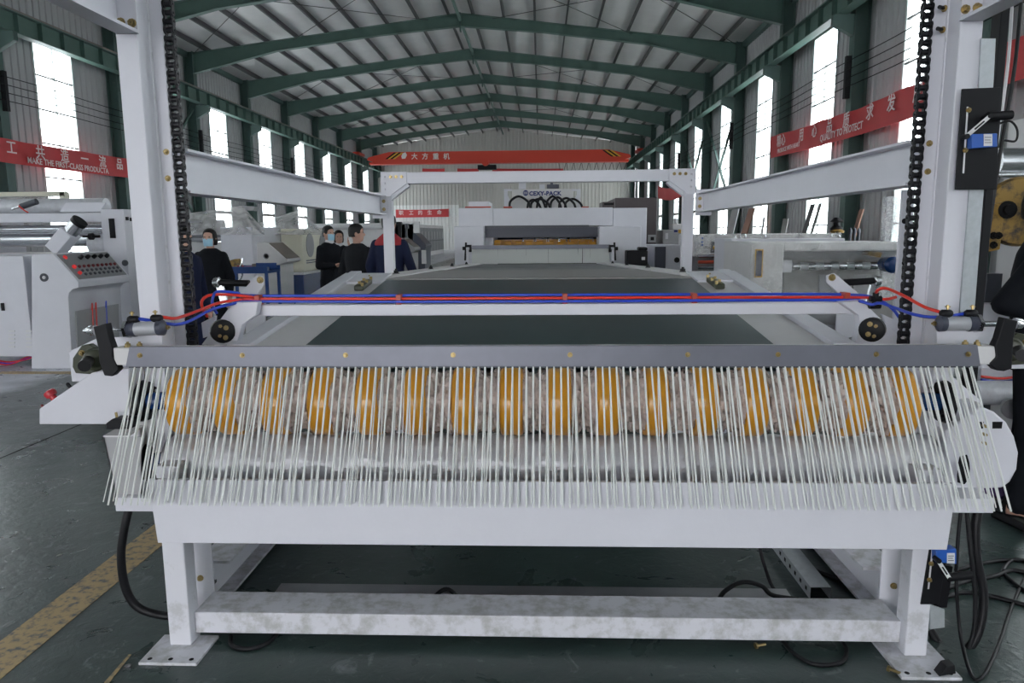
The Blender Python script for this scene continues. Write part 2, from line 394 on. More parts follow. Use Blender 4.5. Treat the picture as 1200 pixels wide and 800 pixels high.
for side, xw, sg in (('left', XL, 1), ('right', XR, -1)):
    wall = struct('wall_' + side, (xw, 30, 0))
    pane = fr_o = bar_o = None
    for i in range(len(FR) - 1):
        y0, y1 = FR[i], FR[i + 1]; c = (y0 + y1) / 2
        b = MB()
        ribbed(b, xw, y0, c - WW, 0, EAVE, 'x', sg); ribbed(b, xw, c + WW, y1, 0, EAVE, 'x', sg)
        ribbed(b, xw, c - WW, c + WW, 0, WZ0, 'x', sg); ribbed(b, xw, c - WW, c + WW, WZ1, EAVE, 'x', sg)
        # outer skin gives the cladding its thickness
        xo = xw - sg * 0.09
        for (ya, yb, za, zb) in ((y0, c - WW, 0, EAVE), (c + WW, y1, 0, EAVE), (c - WW, c + WW, 0, WZ0), (c - WW, c + WW, WZ1, EAVE)):
            b.box(min(xo, xo - sg * 0.02), max(xo, xo - sg * 0.02), ya, yb, za, zb)
        b.build('wall_panel', 'wall', wall, flat=True)
        nwin += 1
        w = struct('window_%d' % nwin, (xw, c, WZ0))
        f = MB()
        for yy in (c - WW, c + WW - 0.07): f.box(min(xw - sg * .09, xw + sg * .05), max(xw - sg * .09, xw + sg * .05), yy, yy + 0.07, WZ0, WZ1)
        for zz in (WZ0, WZ1 - 0.06): f.box(min(xw - sg * .09, xw + sg * .05), max(xw - sg * .09, xw + sg * .05), c - WW + 0.07, c + WW - 0.07, zz, zz + 0.06)
        f.build('frame', 'winframe', w)
        MB().box(xw - .03, xw + .03, c - .02, c + .02, WZ0 + .06, WZ1 - .06).build('mullion', 'winframe', w)
        MB().box(xw - .04, xw + .04, c - WW + .07, c + WW - .07, 2.62, 2.76).build('transom', 'winbrown', w)
        zs = [WZ0 + 0.06, 1.75, 2.62, 3.45, 4.5, 5.53, 6.56, WZ1 - 0.06]
        for z in zs[1:-1]:
            if z != 2.62: MB().box(xw - .03, xw + .03, c - WW + .07, c + WW - .07, z - .02, z + .02).build('glazing_bar', 'purlin', w)
        for z, z2 in zip(zs[:-1], zs[1:]):
            MB().box(xw - .004, xw + .004, c - WW + .07, c + WW - .07, z + 0.02, z2 - 0.02).build('pane', 'glass', w)
    # columns, brackets, crane runway
    xi = xw + sg * 0.06; xe = xw + sg * 0.46
    for y in FR:
        b = MB()
        lo, hi = min(xi, xe), max(xi, xe)
        b.box(lo, hi, y - .008, y + .008, 0, EAVE - .1)
        b.box(xi, xi + sg * .016, y - .17, y + .17, 0, EAVE - .1) if sg > 0 else b.box(xi - .016, xi, y - .17, y + .17, 0, EAVE - .1)
        b.box(xe - .016, xe, y - .17, y + .17, 0, EAVE - .1) if sg > 0 else b.box(xe, xe + .016, y - .17, y + .17, 0, EAVE - .1)
        b.build('column', 'greendark', wall)
        br = MB(); xt = xe + sg * 0.55
        br.prism([(xe, y - .09, 6.7), (xe, y - .09, 7.25), (xt, y - .09, 7.25), (xt, y - .09, 7.0)], (0, .18, 0))
        br.build('crane_bracket', 'greendark', wall)
    xr = xe + sg * 0.32
    rb = MB(); rb.box(xr - .15, xr + .15, YF, YB, 7.25, 7.28); rb.box(xr - .006, xr + .006, YF, YB, 7.28, 7.8); rb.box(xr - .15, xr + .15, YF, YB, 7.8, 7.83)
    rb.build('crane_runway', 'green', wall)
    MB().box(xr - .035, xr + .035, YF, YB, 7.83, 7.93).build('crane_rail', 'winbrown', wall)
    st = None; y = 13.0
    while y < YB - 0.5:
        p = (xr + sg * .0, y, 7.28)
        if st is None:
            st = MB().box(xr - .14, xr + .14, y - .01, y + .01, 7.281, 7.799).build('stiffener', 'green', wall); first = y
        else:
            c_ = st.copy(); COL.objects.link(c_); c_.location = st.location + Vector((0, y - first, 0))
        y += 1.0
    # eave gutter beam and knee braces between columns
    MB().box(min(xw, xw + sg * .2), max(xw, xw + sg * .2), YF, YB, EAVE - .32, EAVE - .1).build('eave_beam', 'greendark', wall)
    for y in ((32.7, 38.7) if sg < 0 else (26.7,)):
        b = MB(); b.bar((xi + sg * .2, y, 2.0), (xi + sg * .2, y + 6, 7.1), .09, .09); b.build('cross_brace', 'greendark', wall)
        b = MB(); b.bar((xi + sg * .2, y + 6, 2.0), (xi + sg * .2, y, 7.1), .09, .09); b.build('cross_brace', 'greendark', wall)
    # conductor wires
    zc = 5.35
    for k in range(4):
        pts = [(xe + sg * 0.12, 10 + 4 * j, zc + .22 * k + (0.05 if j % 2 else 0)) for j in range(14)]
        MB().tube(pts, 0.012, 5, 3).build('conductor_wire', 'blackmatte', wall)
    for y in (20.7, 32.7, 44.7):
        MB().box(min(xe, xe + sg * .14), max(xe, xe + sg * .14), y - .06, y + .06, zc - .25, zc + .85).build('wire_bracket', 'black', wall)
# back wall with gable
bw = struct('wall_back', (XC, YB, 0))
b = MB(); ribbed(b, YB, XL, XR, 0, roof_z, 'y', -1, 0.33, 0.05); b.box(XL, XR, YB + .08, YB + .1, 0, EAVE)
b.build('wall_panel', 'backwall', bw, flat=True)
b = MB(); ribbed(b, YB - .08, -14.6, -7.6, 0, 4.2, 'y', -1, 0.33, 0.05); b.build('wall_panel', 'backwhite', bw, flat=True)
# unseen front wall added behind the camera to cut daylight, gate sized to suit
fw = struct('wall_front', (XC, YF, 0))
GX0, GX1, GZ = -7.2, 0.6, 4.5
b = MB(); ribbed(b, YF, XL, GX0, 0, roof_z, 'y', 1, 0.33, 0.05); ribbed(b, YF, GX1, XR, 0, roof_z, 'y', 1, 0.33, 0.05); ribbed(b, YF, GX0, GX1, GZ, roof_z, 'y', 1, 0.33, 0.05)
b.build('wall_panel', 'wall', fw, flat=True)
# ceiling: sheets, rafters, purlins, ridge
ce = struct('ceiling', (XC, 30, EAVE))
for s in (-1, 1):
    xe = XL if s < 0 else XR
    b = MB(); b.prism([(XC, YF, RIDGE), (xe + s * .3, YF, EAVE - .03), (xe + s * .3, YF, EAVE + .05), (XC, YF, RIDGE + .08)], (0, YB - YF + .2, 0)); b.build('roof_sheet', 'roof', ce, flat=True)
    sl = Vector((xe - XC, 0, EAVE - RIDGE)).normalized(); nrm = Vector((-sl.z * s, 0, sl.x * s)) * (1 if s > 0 else 1)
    if nrm.z < 0: nrm = -nrm
    Ltot = math.hypot(xe - XC, EAVE - RIDGE)
    for k in range(9):
        d = 0.55 + k * (Ltot - 0.9) / 8.5
        c = Vector((XC, (YF + YB) / 2, RIDGE)) + sl * d - nrm * 0.12
        b = MB(); b.obox(c, sl * 0.035, (0, (YB - YF) / 2, 0), nrm * 0.1); b.build('purlin', 'purlin', ce)
    for y in FR[1:]:
        if y > 66: continue
        xk = xe - s * 0.40
        def pt(x, dz): return (x, y, roof_z(x) - 0.22 - dz)
        xm = XC + (xk - XC) * 0.68
        b = MB()
        top = [pt(xk, 0), pt(XC, 0)]
        poly = [pt(xk, 0), pt(xk, 0.85), pt(xm, 0.42), pt(XC + (xk - XC) * 0.3, 0.40), pt(XC, 0.52), pt(XC, 0)]
        b.prism([Vector(p) + Vector((0, -.006, 0)) for p in poly], (0, .012, 0))
        for q0, q1 in zip(poly[1:4], poly[2:5]): b.bar(Vector(q0), Vector(q1), .24, .02)
        b.bar(poly[0], poly[5], .24, .02)
        b.build('rafter', 'green', ce)
    for y in FR[4:12:2]:
        for (u0, u1) in ((0.12, 0.62), (0.62, 0.12), (0.55, 1.0)):
            q0 = Vector((XC, y, RIDGE)) + sl * Ltot * u0 - nrm * .28; q1 = Vector((XC, y + 6, RIDGE)) + sl * Ltot * u1 * .97 - nrm * .28
            MB().tube([q0, q1], 0.014, 5, smooth=False).build('brace_rod', 'purlin', ce)
for y in FR[1:-1]:
    MB().box(XC - .03, XC + .03, y - .15, y + .15, RIDGE - .95, RIDGE - .2).build('ridge_plate', 'greendark', ce)
MB().cyl((XC, YF, RIDGE - .5), (XC, YB, RIDGE - .5), .07, n=10).build('ridge_tie', 'green', ce)

# ------------------------------------------------------------------ overhead crane at the far end
YC = 60.5
crane = thing('overhead_crane', 'long red overhead travelling crane girder spanning the far end of the hall', 'crane', (XC, YC, 7.9))
gl = at(431, 186, YC).x; gr_ = at(739, 186, YC).x
zt, zb = at(585, 177, YC).z, at(585, 190.5, YC).z
b = MB(); b.prism([(gl, YC - .3, zb + .3), (gl + .9, YC - .3, zb), (gr_ - .9, YC - .3, zb), (gr_, YC - .3, zb + .3), (gr_ - .1, YC - .3, zb + .5), (gr_ - 1.8, YC - .3, zt), (gl + 1.8, YC - .3, zt), (gl + .1, YC - .3, zb + .5)], (0, .6, 0))
b.build('girder', 'cranered', crane)
MB().box(gl + .2, gr_ - .2, YC - .42, YC + .42, zb - .06, zb + .12).build('bottom_flange', 'cranered', crane)
for x in (XL + .78, XR - .78):
    MB().box(x - .25, x + .25, YC - 1.0, YC + 1.0, 7.93, 8.12).build('end_carriage', 'cranered', crane)
for x, s in ((at(452, 180, YC).x, 1), (at(716, 180, YC).x, -1)):
    for k, mm in enumerate(('black', 'craneyellow', 'black', 'craneyellow')):
        xx = x + k * .2
        MB().prism([(xx, YC - .31, zb + .35), (xx + .2, YC - .31, zb + .35), (xx + .2 + s * .75, YC - .31, zt - .05), (xx + s * .75, YC - .31, zt - .05)], (0, -.012, 0)).build('hazard_stripe', mm, crane)
for ch, px in zip('大方重机', (482, 494.5, 507, 519.5)):
    text('lettering', ch, 0.52, at(px, 186, YC - .33), (1, 0, 0), (0, 0, 1), 'printwhite', crane, 0.02, bold=0.008)
b = MB(); q = at(471, 186, YC - .33); b.prism([q, q + Vector((.28, 0, .02)), q + Vector((.42, 0, .3)), q + Vector((.3, 0, .52)), q + Vector((.06, 0, .42)), q + Vector((-.05, 0, .2))], (0, .02, 0)); b.build('crane_logo', 'printwhite', crane)
hq = at(573, 195, YC)
hp = MB().box(hq.x - .9, hq.x + .6, YC - .4, YC + .4, hq.z - .25, hq.z + .1).build('hoist_trolley', 'black', crane)
MB().cyl((hq.x - .25, YC - .6, hq.z + .3), (hq.x - .25, YC + .6, hq.z + .3), .3, n=14).build('hoist_drum', 'cranered', crane)
for k in range(9):
    x0 = at(655 + k * 9, 190, YC).x
    MB().tube([(x0, YC + .5, zb), (x0 + .25, YC + .5, zb - 1.1 + .05 * k), (x0 + .6, YC + .5, zb)], .02, 5, 4).build('festoon_cable', 'black', crane)

# ------------------------------------------------------------------ banners
def banner(label, p0, p1, h0, sag, n, chars, m='banner', group='red slogan banners', flip=1, tname='red_banner'):
    """cloth strip from p0 (lower left as read) to p1; chars = (text, u, v, size)"""
    p0 = Vector(p0); p1 = Vector(p1); d = p1 - p0; nr = Vector((d.y, -d.x, 0)).normalized() * flip
    root = thing(tname, label, 'banner', (p0 + p1) / 2, group)
    def fn(u, v):
        wob = 0.05 * math.sin(u * 23) + 0.03 * math.sin(u * 57 + v * 3)
        hh = h0 * (1 - .08 * math.sin(math.pi * u))
        return p0 + d * u + Vector((0, 0, v * hh - sag * math.sin(math.pi * u))) + nr * wob * (0.4 + v * .6)
    MB().grid(fn, n, 6, -nr * 0.012).build('cloth', m, root)
    for s, u, v, size in chars:
        q = fn(u, v) + nr * 0.09
        text('lettering', s, size, q, d, (0, 0, 1), 'bannertext', root, 0.006, bold=size * .012)
    return root
xl = XL + .55
a = Vector((xl, 14.5, 3.72)); c = Vector((xl, 29.2, 3.72))
# left wall: read with the wall on the left, text runs away from the camera
banner('red slogan banner strung along the left wall windows', a, c, .72, .06, 80,
       [('工', .40, .42, .42), ('共', .485, .42, .42), ('造', .555, .42, .42), ('一', .625, .42, .42), ('流', .695, .42, .42), ('品', .765, .42, .42),
        ('MAKE THE FIRST-CLASS PRODUCTA', .455, .1, .25)], flip=1)
xr_ = XR - .55
banner('red slogan banner strung along the right wall windows', (xr_, 27.0, 4.15), (xr_, 12.0, 4.15), .75, .12, 80,
       [('精', .065, .45, .42), ('心', .1, .45, .42), ('用', .20, .45, .42), ('心', .275, .45, .42), ('品', .36, .45, .42), ('质', .43, .45, .42), ('求', .52, .45, .42), ('发', .60, .45, .42), ('展', .68, .45, .42),
        ('PRODUCE WITH HEART', .07, .12, .2), ('QUALITY TO PROTECT', .33, .12, .27)], flip=1)
q0 = at(464, 255, YB - .2); q1 = at(526, 254, YB - .2)
banner('red slogan banner on the white back wall beside the white die cutter', q0, q1, at(464, 245.5, YB - .2).z - q0.z, 0, 12,
       [(ch, u, .38, .44) for ch, u in zip('职工的生命', (.06, .25, .42, .60, .78))] , flip=1)
q0 = at(771, 232, 46); q1 = at(801, 229, 41)
banner('small red cloth sagging from a green column behind the portal', q0, q1, .75, .2, 10, [], flip=1, tname='red_cloth')
for px0, px1, w in ((495, 521, 'left piece of three'), (536, 561, 'middle piece of three'), (577, 660, 'right piece of three')):
    q0 = at(px0, 201, YB - .16); q1 = at(px1, 201, YB - .16)
    banner('narrow red strip high on the back wall, ' + w, q0, q1, .28, 0, 4, [], flip=1)
# ------------------------------------------------------------------ the sheet stacker in the foreground: frame
V = Vector
fr = thing('stacker_frame', 'white steel frame of the sheet stacker with front legs, chain columns and rear portal', 'machine frame', (0.1, 2.6, 0))
LEGY = 2.58
lx = (at(200, 765, LEGY).x, at(225, 765, LEGY).x); rx = (at(1059, 778, LEGY).x, at(1085, 778, LEGY).x)
for x0, x1 in (lx, rx):
    MB().box(x0, x1, LEGY, LEGY + .08, .012, .74).build('leg', 'white_scuffed', fr, bev=.004)
for cs in (((162, 776), (227, 781), (259, 744), (198, 737)), ((1057, 793), (1127, 793), (1090, 749), (1024, 752))):
    q = [atz(*c, 0.012) for c in cs]
    q = [V((q[0].x, q[0].y, .0)), V((q[1].x, q[0].y, 0)), V((q[1].x, q[2].y, 0)), V((q[0].x, q[2].y, 0))]
    fp = MB().prism(q, (0, 0, .012)).build('foot_plate', 'white_dirty', fr, bev=.002)
    xs = q[0].x, q[1].x
    for t in (.14, .5, .86):
        MB().cyl((xs[0] + (xs[1] - xs[0]) * t, q[0].y + .025, .0115), (xs[0] + (xs[1] - xs[0]) * t, q[0].y + .025, .0128), .009, n=10).build('bolt_hole', 'blackmatte', fp)
cz0, cz1, cy0, cy1 = .042, .13, 2.62, 2.79
MB().box(lx[1], rx[0], cy0, cy1, cz0, cz1).build('lower_crossbeam', 'white_dirty', fr, bev=.004)
# trough sheet that the cords brush against
TY = 2.45
tl, tr_ = at(173, 564, TY), at(1122, 565, TY); bl, brr = at(185, 638, TY), at(1110, 642, TY)
zt = (tl.z + tr_.z) / 2; zb = (bl.z + brr.z) / 2
MB().prism([(tl.x, TY, zt), (tr_.x, TY, zt), (brr.x, TY, zb), (bl.x, TY, zb)], (0, .006, 0)).build('trough_front', 'white', fr, bev=.002)
MB().prism([(tl.x, TY + .006, zt), (tr_.x, TY + .006, zt), (tr_.x, TY + .03, zt - .004), (tl.x, TY + .03, zt - .004)], (0, 0, -.005)).build('trough_lip', 'white', fr)
MB().prism([(bl.x, TY + .006, zb), (brr.x, TY + .006, zb), (brr.x, 2.95, zb + .05), (bl.x, 2.95, zb + .05)], (0, 0, .006)).build('trough_floor', 'white', fr)
for px, s in ((203, 1), (1093, -1)):
    q = at(px, 564, TY + .09)
    MB().prism([q, q + V((-.045 * s, 0, 0)), q + V((-.045 * s, 0, .012)), q + V((0, 0, .055))], (0, .006, 0)).build('gusset', 'white', fr)
# columns
CY = 2.78
col = []
for pf, pi, s in (((149, 174), 203, -1), ((1138, 1112), 1080, 1)):
    xo, xi2 = at(pf[0], 200, CY).x, at(pf[1], 200, CY).x; xp = at(pi, 200, CY + .09).x
    MB().box(min(xo, xi2), max(xo, xi2), CY, CY + .09, .60, 3.3).build('column', 'white', fr, bev=.004)
    MB().box(min(xo, xp), max(xo, xp), CY + .09, CY + .102, .60, 3.3).build('column_flange', 'white', fr, bev=.002)
    xw_ = xi2 - s * .012
    MB().tube([(xi2, CY + .087, z) for z in (.7, 1.6, 2.4, 3.3)], .006, 6).build('weld_seam', 'white_scuffed', fr)
    col.append((xo, xi2, xp))
for px, py in ((195, 178), (197, 209)): bolt(at(px, py, CY + .09), (0, -1, 0), .009, fr)
for px, py in ((1089, 168), (1087, 201)): bolt(at(px, py, CY + .09), (0, -1, 0), .009, fr)
for px, py in ((1107, 10), (1105, 35)):
    q = at(px, py, CY + .06); bolt(q, (-1, -.4, 0), .009, fr); MB().cyl(q, q + V((-.03, -.02, 0)), .007, n=8).build('stud', 'black', fr)
# beams that reach from the columns towards the camera
for i, (ua, ub) in enumerate((((138, 40), (163, 40)), ((1124, 25), (1151, 25)))):
    z = at(*ua, CY).z; x0, x1 = at(*ua, CY).x, at(*ub, CY).x
    MB().box(x0, x1, .9, CY - .001, z, z + .012).build('overhead_beam_flange', 'white', fr)
    xc = x0 if i == 0 else x1
    MB().box(min(x0, x1), max(x0, x1), .9, CY - .001, z + .15, z + .162).build('overhead_beam_flange', 'white', fr)
    MB().box(x0, x0 + .01, .9, CY - .001, z + .012, z + .15).build('overhead_beam_web', 'white', fr) if i == 0 else MB().box(x1 - .01, x1, .9, CY - .001, z + .012, z + .15).build('overhead_beam_web', 'white', fr)
    MB().box(x0 - .002, x1 + .002, CY - .012, CY, z, z + .3).build('end_plate', 'white', fr)
for px, py in ((142, 26), (155, 27), (1131, 11), (1145, 9)): bolt(at(px, py, CY - .012), (0, -1, 0), .012, fr)
# long side beams to the rear portal
PY = 6.6
for i, (tf, bf) in enumerate((((218, 174), (218, 226)), ((1066, 164), (1066, 217)))):
    a = at(*tf, CY + .1); c = at(*bf, CY + .1); s = -1 if i == 0 else 1
    zt_, zb_ = a.z, c.z; x = a.x; xo = x + s * .05
    MB().box(min(xo - .004, xo + .004), max(xo - .004, xo + .004), CY + .102, PY, zb_ + .01, zt_ - .01).build('side_beam_web', 'white', fr)
    for z in (zt_ - .01, zb_):
        MB().box(xo - .055, xo + .055, CY + .102, PY, z, z + .01).build('side_beam_flange', 'white', fr)
    xq = xo - .06 if s > 0 else xo - .05
    MB().box(xo - .07, xo + .07, PY - .014, PY, zb_ - .03, zt_ + .03).build('beam_end_plate', 'white', fr)
    for dz in (.05, zt_ - zb_ - .05): bolt((xo - s * .035, PY - .014, zb_ + dz), (0, -1, 0), .012, fr)
# rear portal
pz = at(630, 200, PY).z
pl0, pl1 = at(448, 240, PY).x, at(459, 240, PY).x; pr0, pr1 = at(801, 240, PY).x, at(813, 240, PY).x
for x0, x1 in ((pl0, pl1), (pr0, pr1)):
    MB().box(x0, x1, PY, PY + .09, 0, pz - .1).build('portal_post', 'white', fr, bev=.004)
MB().box(pl0 - .005, pr1 + .01, PY, PY + .09, pz - .1, pz).build('portal_crossbeam', 'white', fr, bev=.004)
for x0, s in ((pl0 - .005, 1), (pr1 + .01, -1)):
    g = [(x0, pz + .004), (x0 + s * .235, pz + .004), (x0 + s * .235, pz - .1), (x0 + s * .09, pz - .2), (x0 + s * .09, pz - .215), (x0, pz - .215)]
    MB().prism([(x, PY - .012, z) for x, z in g], (0, .012, 0)).build('gusset_plate', 'white', fr, bev=.002)
    for k in range(3):
        bolt((x0 + s * (.09 + .05 * k), PY - .012, pz - .04), (0, -1, 0), .011, fr)
        bolt((x0 + s * .035, PY - .012, pz - .04 - .055 * k), (0, -1, 0), .010, fr, 'white')
    MB().bar((x0 + s * .24, PY + .045, pz - .1), (x0 + s * .075, PY + .045, pz - .22), .08, .05).build('corner_brace', 'white', fr)
# sill blocks under the columns, floor-level side beams, inner posts
for pxa, pxb, py, s in ((134, 178, 583, -1), (1118, 1166, 584, 1)):
    a, c = at(pxa, py, 2.6), at(pxb, py, 2.6)
    MB().box(a.x, c.x, 2.6, 4.6, a.z - .055, a.z).build('sill_beam', 'white', fr, bev=.003)
for (pxa, pxb), s in (((217, 248), -1), ((1034, 1058), 1)):
    x0, x1 = at(pxa, 670, 2.79).x, at(pxb, 670, 2.79).x
    MB().box(x0, x1, 2.80, 2.81, .02, .66).build('inner_post', 'white', fr, bev=.002)
    xo = x0 if s < 0 else x1 - .01
    MB().box(xo, xo + .01, 2.81, 2.95, .02, .66).build('inner_post_web', 'white', fr)
    bolt(at(235 if s < 0 else 1047, 677 if s < 0 else 686, 2.80), (0, -1, 0), .010, fr)
    xi3 = x1 if s < 0 else x0
    MB().box(min(xi3, xi3 + s * .15), max(xi3, xi3 + s * .15), 2.96, 6.6, .02, .032).build('floor_beam_flange', 'white_dirty', fr)
    MB().box(min(xi3 + s * .07, xi3 + s * .08), max(xi3 + s * .07, xi3 + s * .08), 2.96, 6.6, .032, .17).build('floor_beam_web', 'white', fr)
    MB().box(min(xi3, xi3 + s * .15), max(xi3, xi3 + s * .15), 2.96, 6.6, .17, .182).build('floor_beam_flange', 'white_dirty', fr)
# plates that carry the roller bearings
ply = 2.86
pp = [(150, 472), (205, 434), (222, 434), (222, 570), (152, 580)]
MB().prism([at(x, y, ply) for x, y in pp], (0, .012, 0)).build('bearing_plate', 'white', fr)
pp = [(1062, 434), (1108, 434), (1150, 470), (1152, 580), (1066, 570)]
MB().prism([at(x, y, ply) for x, y in pp], (0, .012, 0)).build('bearing_plate', 'white', fr)
for (x, y), s in (((164, 500), -1), ((1133, 500), 1)):
    q = at(x, y, ply - .1); MB().prism([q + V((0, 0, .07)), q + V((.05, 0, .09)), q + V((.05, 0, -.2)), q + V((0, 0, -.2))], (0, .1, 0)).build('side_bracket', 'offwhite', fr)
# white bracket plates under the air cylinders
for pts in (((126, 396), (190, 391), (190, 412), (126, 412)), ((1098, 384), (1171, 383), (1165, 412), (1098, 412))):
    MB().prism([at(x, y, 2.66) for x, y in pts], (0, .012, 0)).build('cylinder_bracket', 'white', fr, bev=.002)
for pts in (((80, 412), (112, 397), (150, 397), (150, 447), (84, 447)), ((1150, 392), (1215, 392), (1215, 432), (1150, 432))):
    MB().prism([at(x, y, 2.74) for x, y in pts], (0, .02, 0)).build('side_arm', 'white', fr, bev=.003)
# rounded guard at the right
gy = 2.72
pts = [(1108, 505), (1150, 476), (1166, 483), (1180, 495), (1189, 511), (1194, 530), (1192, 550), (1184, 565), (1174, 572), (1108, 574)]
gd = MB().prism([at(x, y, gy) for x, y in pts], (0, .14, 0)).build('drive_guard', 'white', fr, bev=.008)
for x0, x1, y0, y1 in ((1163, 1175, 494, 502), (1147, 1153, 494, 502)):
    MB().prism([at(x, y, gy - .0005) for x, y in ((x0, y0), (x1, y0), (x1 - 1, y1), (x0, y1))], (0, .004, 0)).build('guard_slot', 'blackmatte', gd)
for k in range(3):
    q = at(1152, 498 + 10 * k, gy); MB().cyl(q, q + V((0, -.02, 0)), .006, n=8).build('guard_screw', 'zinc', gd)

# ------------------------------------------------------------------ brush curtain
BY = 2.50
a, c = at(150, 407, BY), at(1147, 402, BY); zt = (a.z + c.z) / 2; zb = (at(150, 431, BY).z + at(1147, 426, BY).z) / 2
br_ = thing('brush_curtain', 'wide brush curtain of pale nylon cords clamped under a grey metal bar', 'brush', ((a.x + c.x) / 2, BY, zb - .48))
x0, x1 = a.x, c.x
MB().prism([(x0 + .012, BY - .012, zt), (x1 - .010, BY - .012, zt), (x1 + .006, BY - .012, zb), (x0 - .008, BY - .012, zb)], (0, .012, 0)).build('clamp_plate', 'greyplate', br_, bev=.0015)
MB().box(x0 - .055, x1 + .06, BY, BY + .06, zb + .004, zt - .006).build('support_tube', 'offwhite', br_, bev=.003)
MB().box(x0, x1, BY - .006, BY + .006, zb - .006, zb).build('cord_strip', 'darkgrey', br_)
for px, py in ((164, 417), (284, 416), (405, 415.5), (531, 415), (668, 414.5), (806, 413.5), (912, 412.5), (1027, 411.5), (1135, 411)):
    q = at(px, py, BY - .012); bolt((q.x, BY - .012, (zt + zb) / 2 + .005), (0, -1, 0), .007, br_, 'zinc')
for px in (146, 160, 1135, 1149):
    bolt((at(px, 405, BY).x, BY + .02, zt - .006), (0, 0, 1), .010, br_, 'zinc')
def cord_mesh(r, L, bend):
    b = MB(); b.tube([(0, 0, 0), (bend * .3, 0, -L * .33), (bend * .2, 0, -L * .66), (-bend * .3, 0, -L)], r, 6, 2); return b.mesh('cord', 'bristle')
CL = 0.492
cords = [cord_mesh(.0034, CL, b_) for b_ in (0, .002, -.002)]; fine = [cord_mesh(.0019, CL - .01, b_) for b_ in (.004, -.005, .002)]
def put_cord(me, x, y, fan, fwd):
    o = bpy.data.objects.new('cord', me); COL.objects.link(o); o.parent = br_
    o.location = V((x, y, zb - .002)) - br_.location
    o.rotation_euler = (-fwd, -fan, 0); o.scale.z = 1 / math.cos(fan)
xm = (x0 + x1) / 2; hw = (x1 - x0) / 2
NC = 122
for k in range(NC):
    u = -1 + 2 * (k + .5) / NC
    put_cord(cords[k % 3], xm + u * (hw - .01), BY - .005, u * (.195 if u < 0 else .25) + R.gauss(0, .006), .155 + R.gauss(0, .004))
for k in range(172):
    u = -1 + 2 * ((k * NC // 172) + .5 + R.gauss(0, .05)) / NC
    put_cord(fine[k % 3], xm + u * (hw - .012), BY + .004, u * (.195 if u < 0 else .25) + R.gauss(0, .024), .166 + R.gauss(0, .004))
# black lever arms at the ends
for poly in (((109, 383), (124, 379), (128, 397), (132, 408), (131, 417), (139, 433), (131, 441), (122, 440), (116, 424), (115, 408)),
             ((1177, 372), (1193, 376), (1188, 397), (1186, 432), (1177, 435), (1168, 434), (1160, 426), (1168, 418), (1166, 405), (1170, 397))):
    MB().prism([at(x, y, BY - .005) for x, y in poly], (0, .035, 0)).build('lever_arm', 'black', br_, bev=.003)
# olive flange bearings the curtain swings in
for (cx, cy), s in (((100, 421), -1), ((1197, 409), 1)):
    q = at(cx, cy, 2.71)
    hb = MB()
    prof = [(-.055, -.03), (-.045, -.055), (.03, -.06), (.06, -.02), (.06, .03), (.02, .06), (-.01, .055), (-.05, .005)]
    hb.prism([q + V((-s * px_, 0, pz_)) for px_, pz_ in prof], (0, .03, 0))
    hb.lathe(q + V((-s * .04, .0, 0)), (-s * .6, -1, 0), [(-.02, .045), (.03, .042), (.035, .03)], 18)
    h = hb.build('swing_bearing', 'olive', br_, bev=.003)
    bolt(q + V((s * .01, 0, .025)), (0, -1, 0), .009, br_, 'zinc'); bolt(q + V((s * -.015, 0, -.025)), (0, -1, 0), .008, br_, 'zinc')
    MB().cyl(q + V((-s * .02, -.01, 0)), q + V((-s * .085, -.14, 0)), .022, n=14).build('pivot_shaft', 'black', br_)

# ------------------------------------------------------------------ amber wheel roller and film-wrapped roller behind the cords
WY = 2.74
wc = at(606, 471, WY); wz = (at(230, 470, WY).z + at(1050, 470, WY).z) / 2
wr = thing('wheel_roller', 'row of amber polyurethane wheels on one shaft wrapped in crinkled clear film', 'roller', (wc.x, WY, wz - .131))
sp = (at(1050, 470, WY).x - at(217, 470, WY).x) / 15; xw0 = at(224, 470, WY).x
sp = (at(1047, 470, WY).x - xw0) / 15
wheel = MB().lathe((0, 0, 0), (1, 0, 0), [(-.044, .05), (-.044, .118), (-.040, .127), (-.034, .131), (.034, .131), (.040, .127), (.044, .118), (.044, .05)], 40).mesh('wheel', 'orange')
wrap = None
for k in range(16):
    o = bpy.data.objects.new('wheel', wheel); COL.objects.link(o); o.parent = wr; o.location = V((xw0 + sp * k, WY, wz)) - wr.location
MB().cyl((xw0 - .05, WY, wz), (xw0 + sp * 15 + .05, WY, wz), .062, n=24).build('shaft', mat('brown_core_tube', (0.26, 0.17, 0.13), .5, var=.15, scale=8), wr)
rf = random.Random(3)
wv = []
for q_ in range(3):
    b = MB(); nn = 26
    for i in range(1):
        def fn(u, v, s=q_):
            g = v * 2 * math.pi
            r = .102 + .022 * abs(u - .5) * 2 + .008 * math.sin(g * 5 + u * 9 + s) + .006 * math.sin(g * 11 - u * 17 + 2 * s) + .004 * math.sin(g * 23 + u * 31)
            return V(((u - .5) * (sp - .086), r * math.cos(g), r * math.sin(g)))
        b.grid(fn, 10, nn * 2)
    wv.append(b.mesh('film_wrap', 'filmbrown'))
for k in range(15):
    o = bpy.data.objects.new('film_wrap', wv[k % 3]); COL.objects.link(o); o.parent = wr; o.location = V((xw0 + sp * (k + .5), WY, wz)) - wr.location
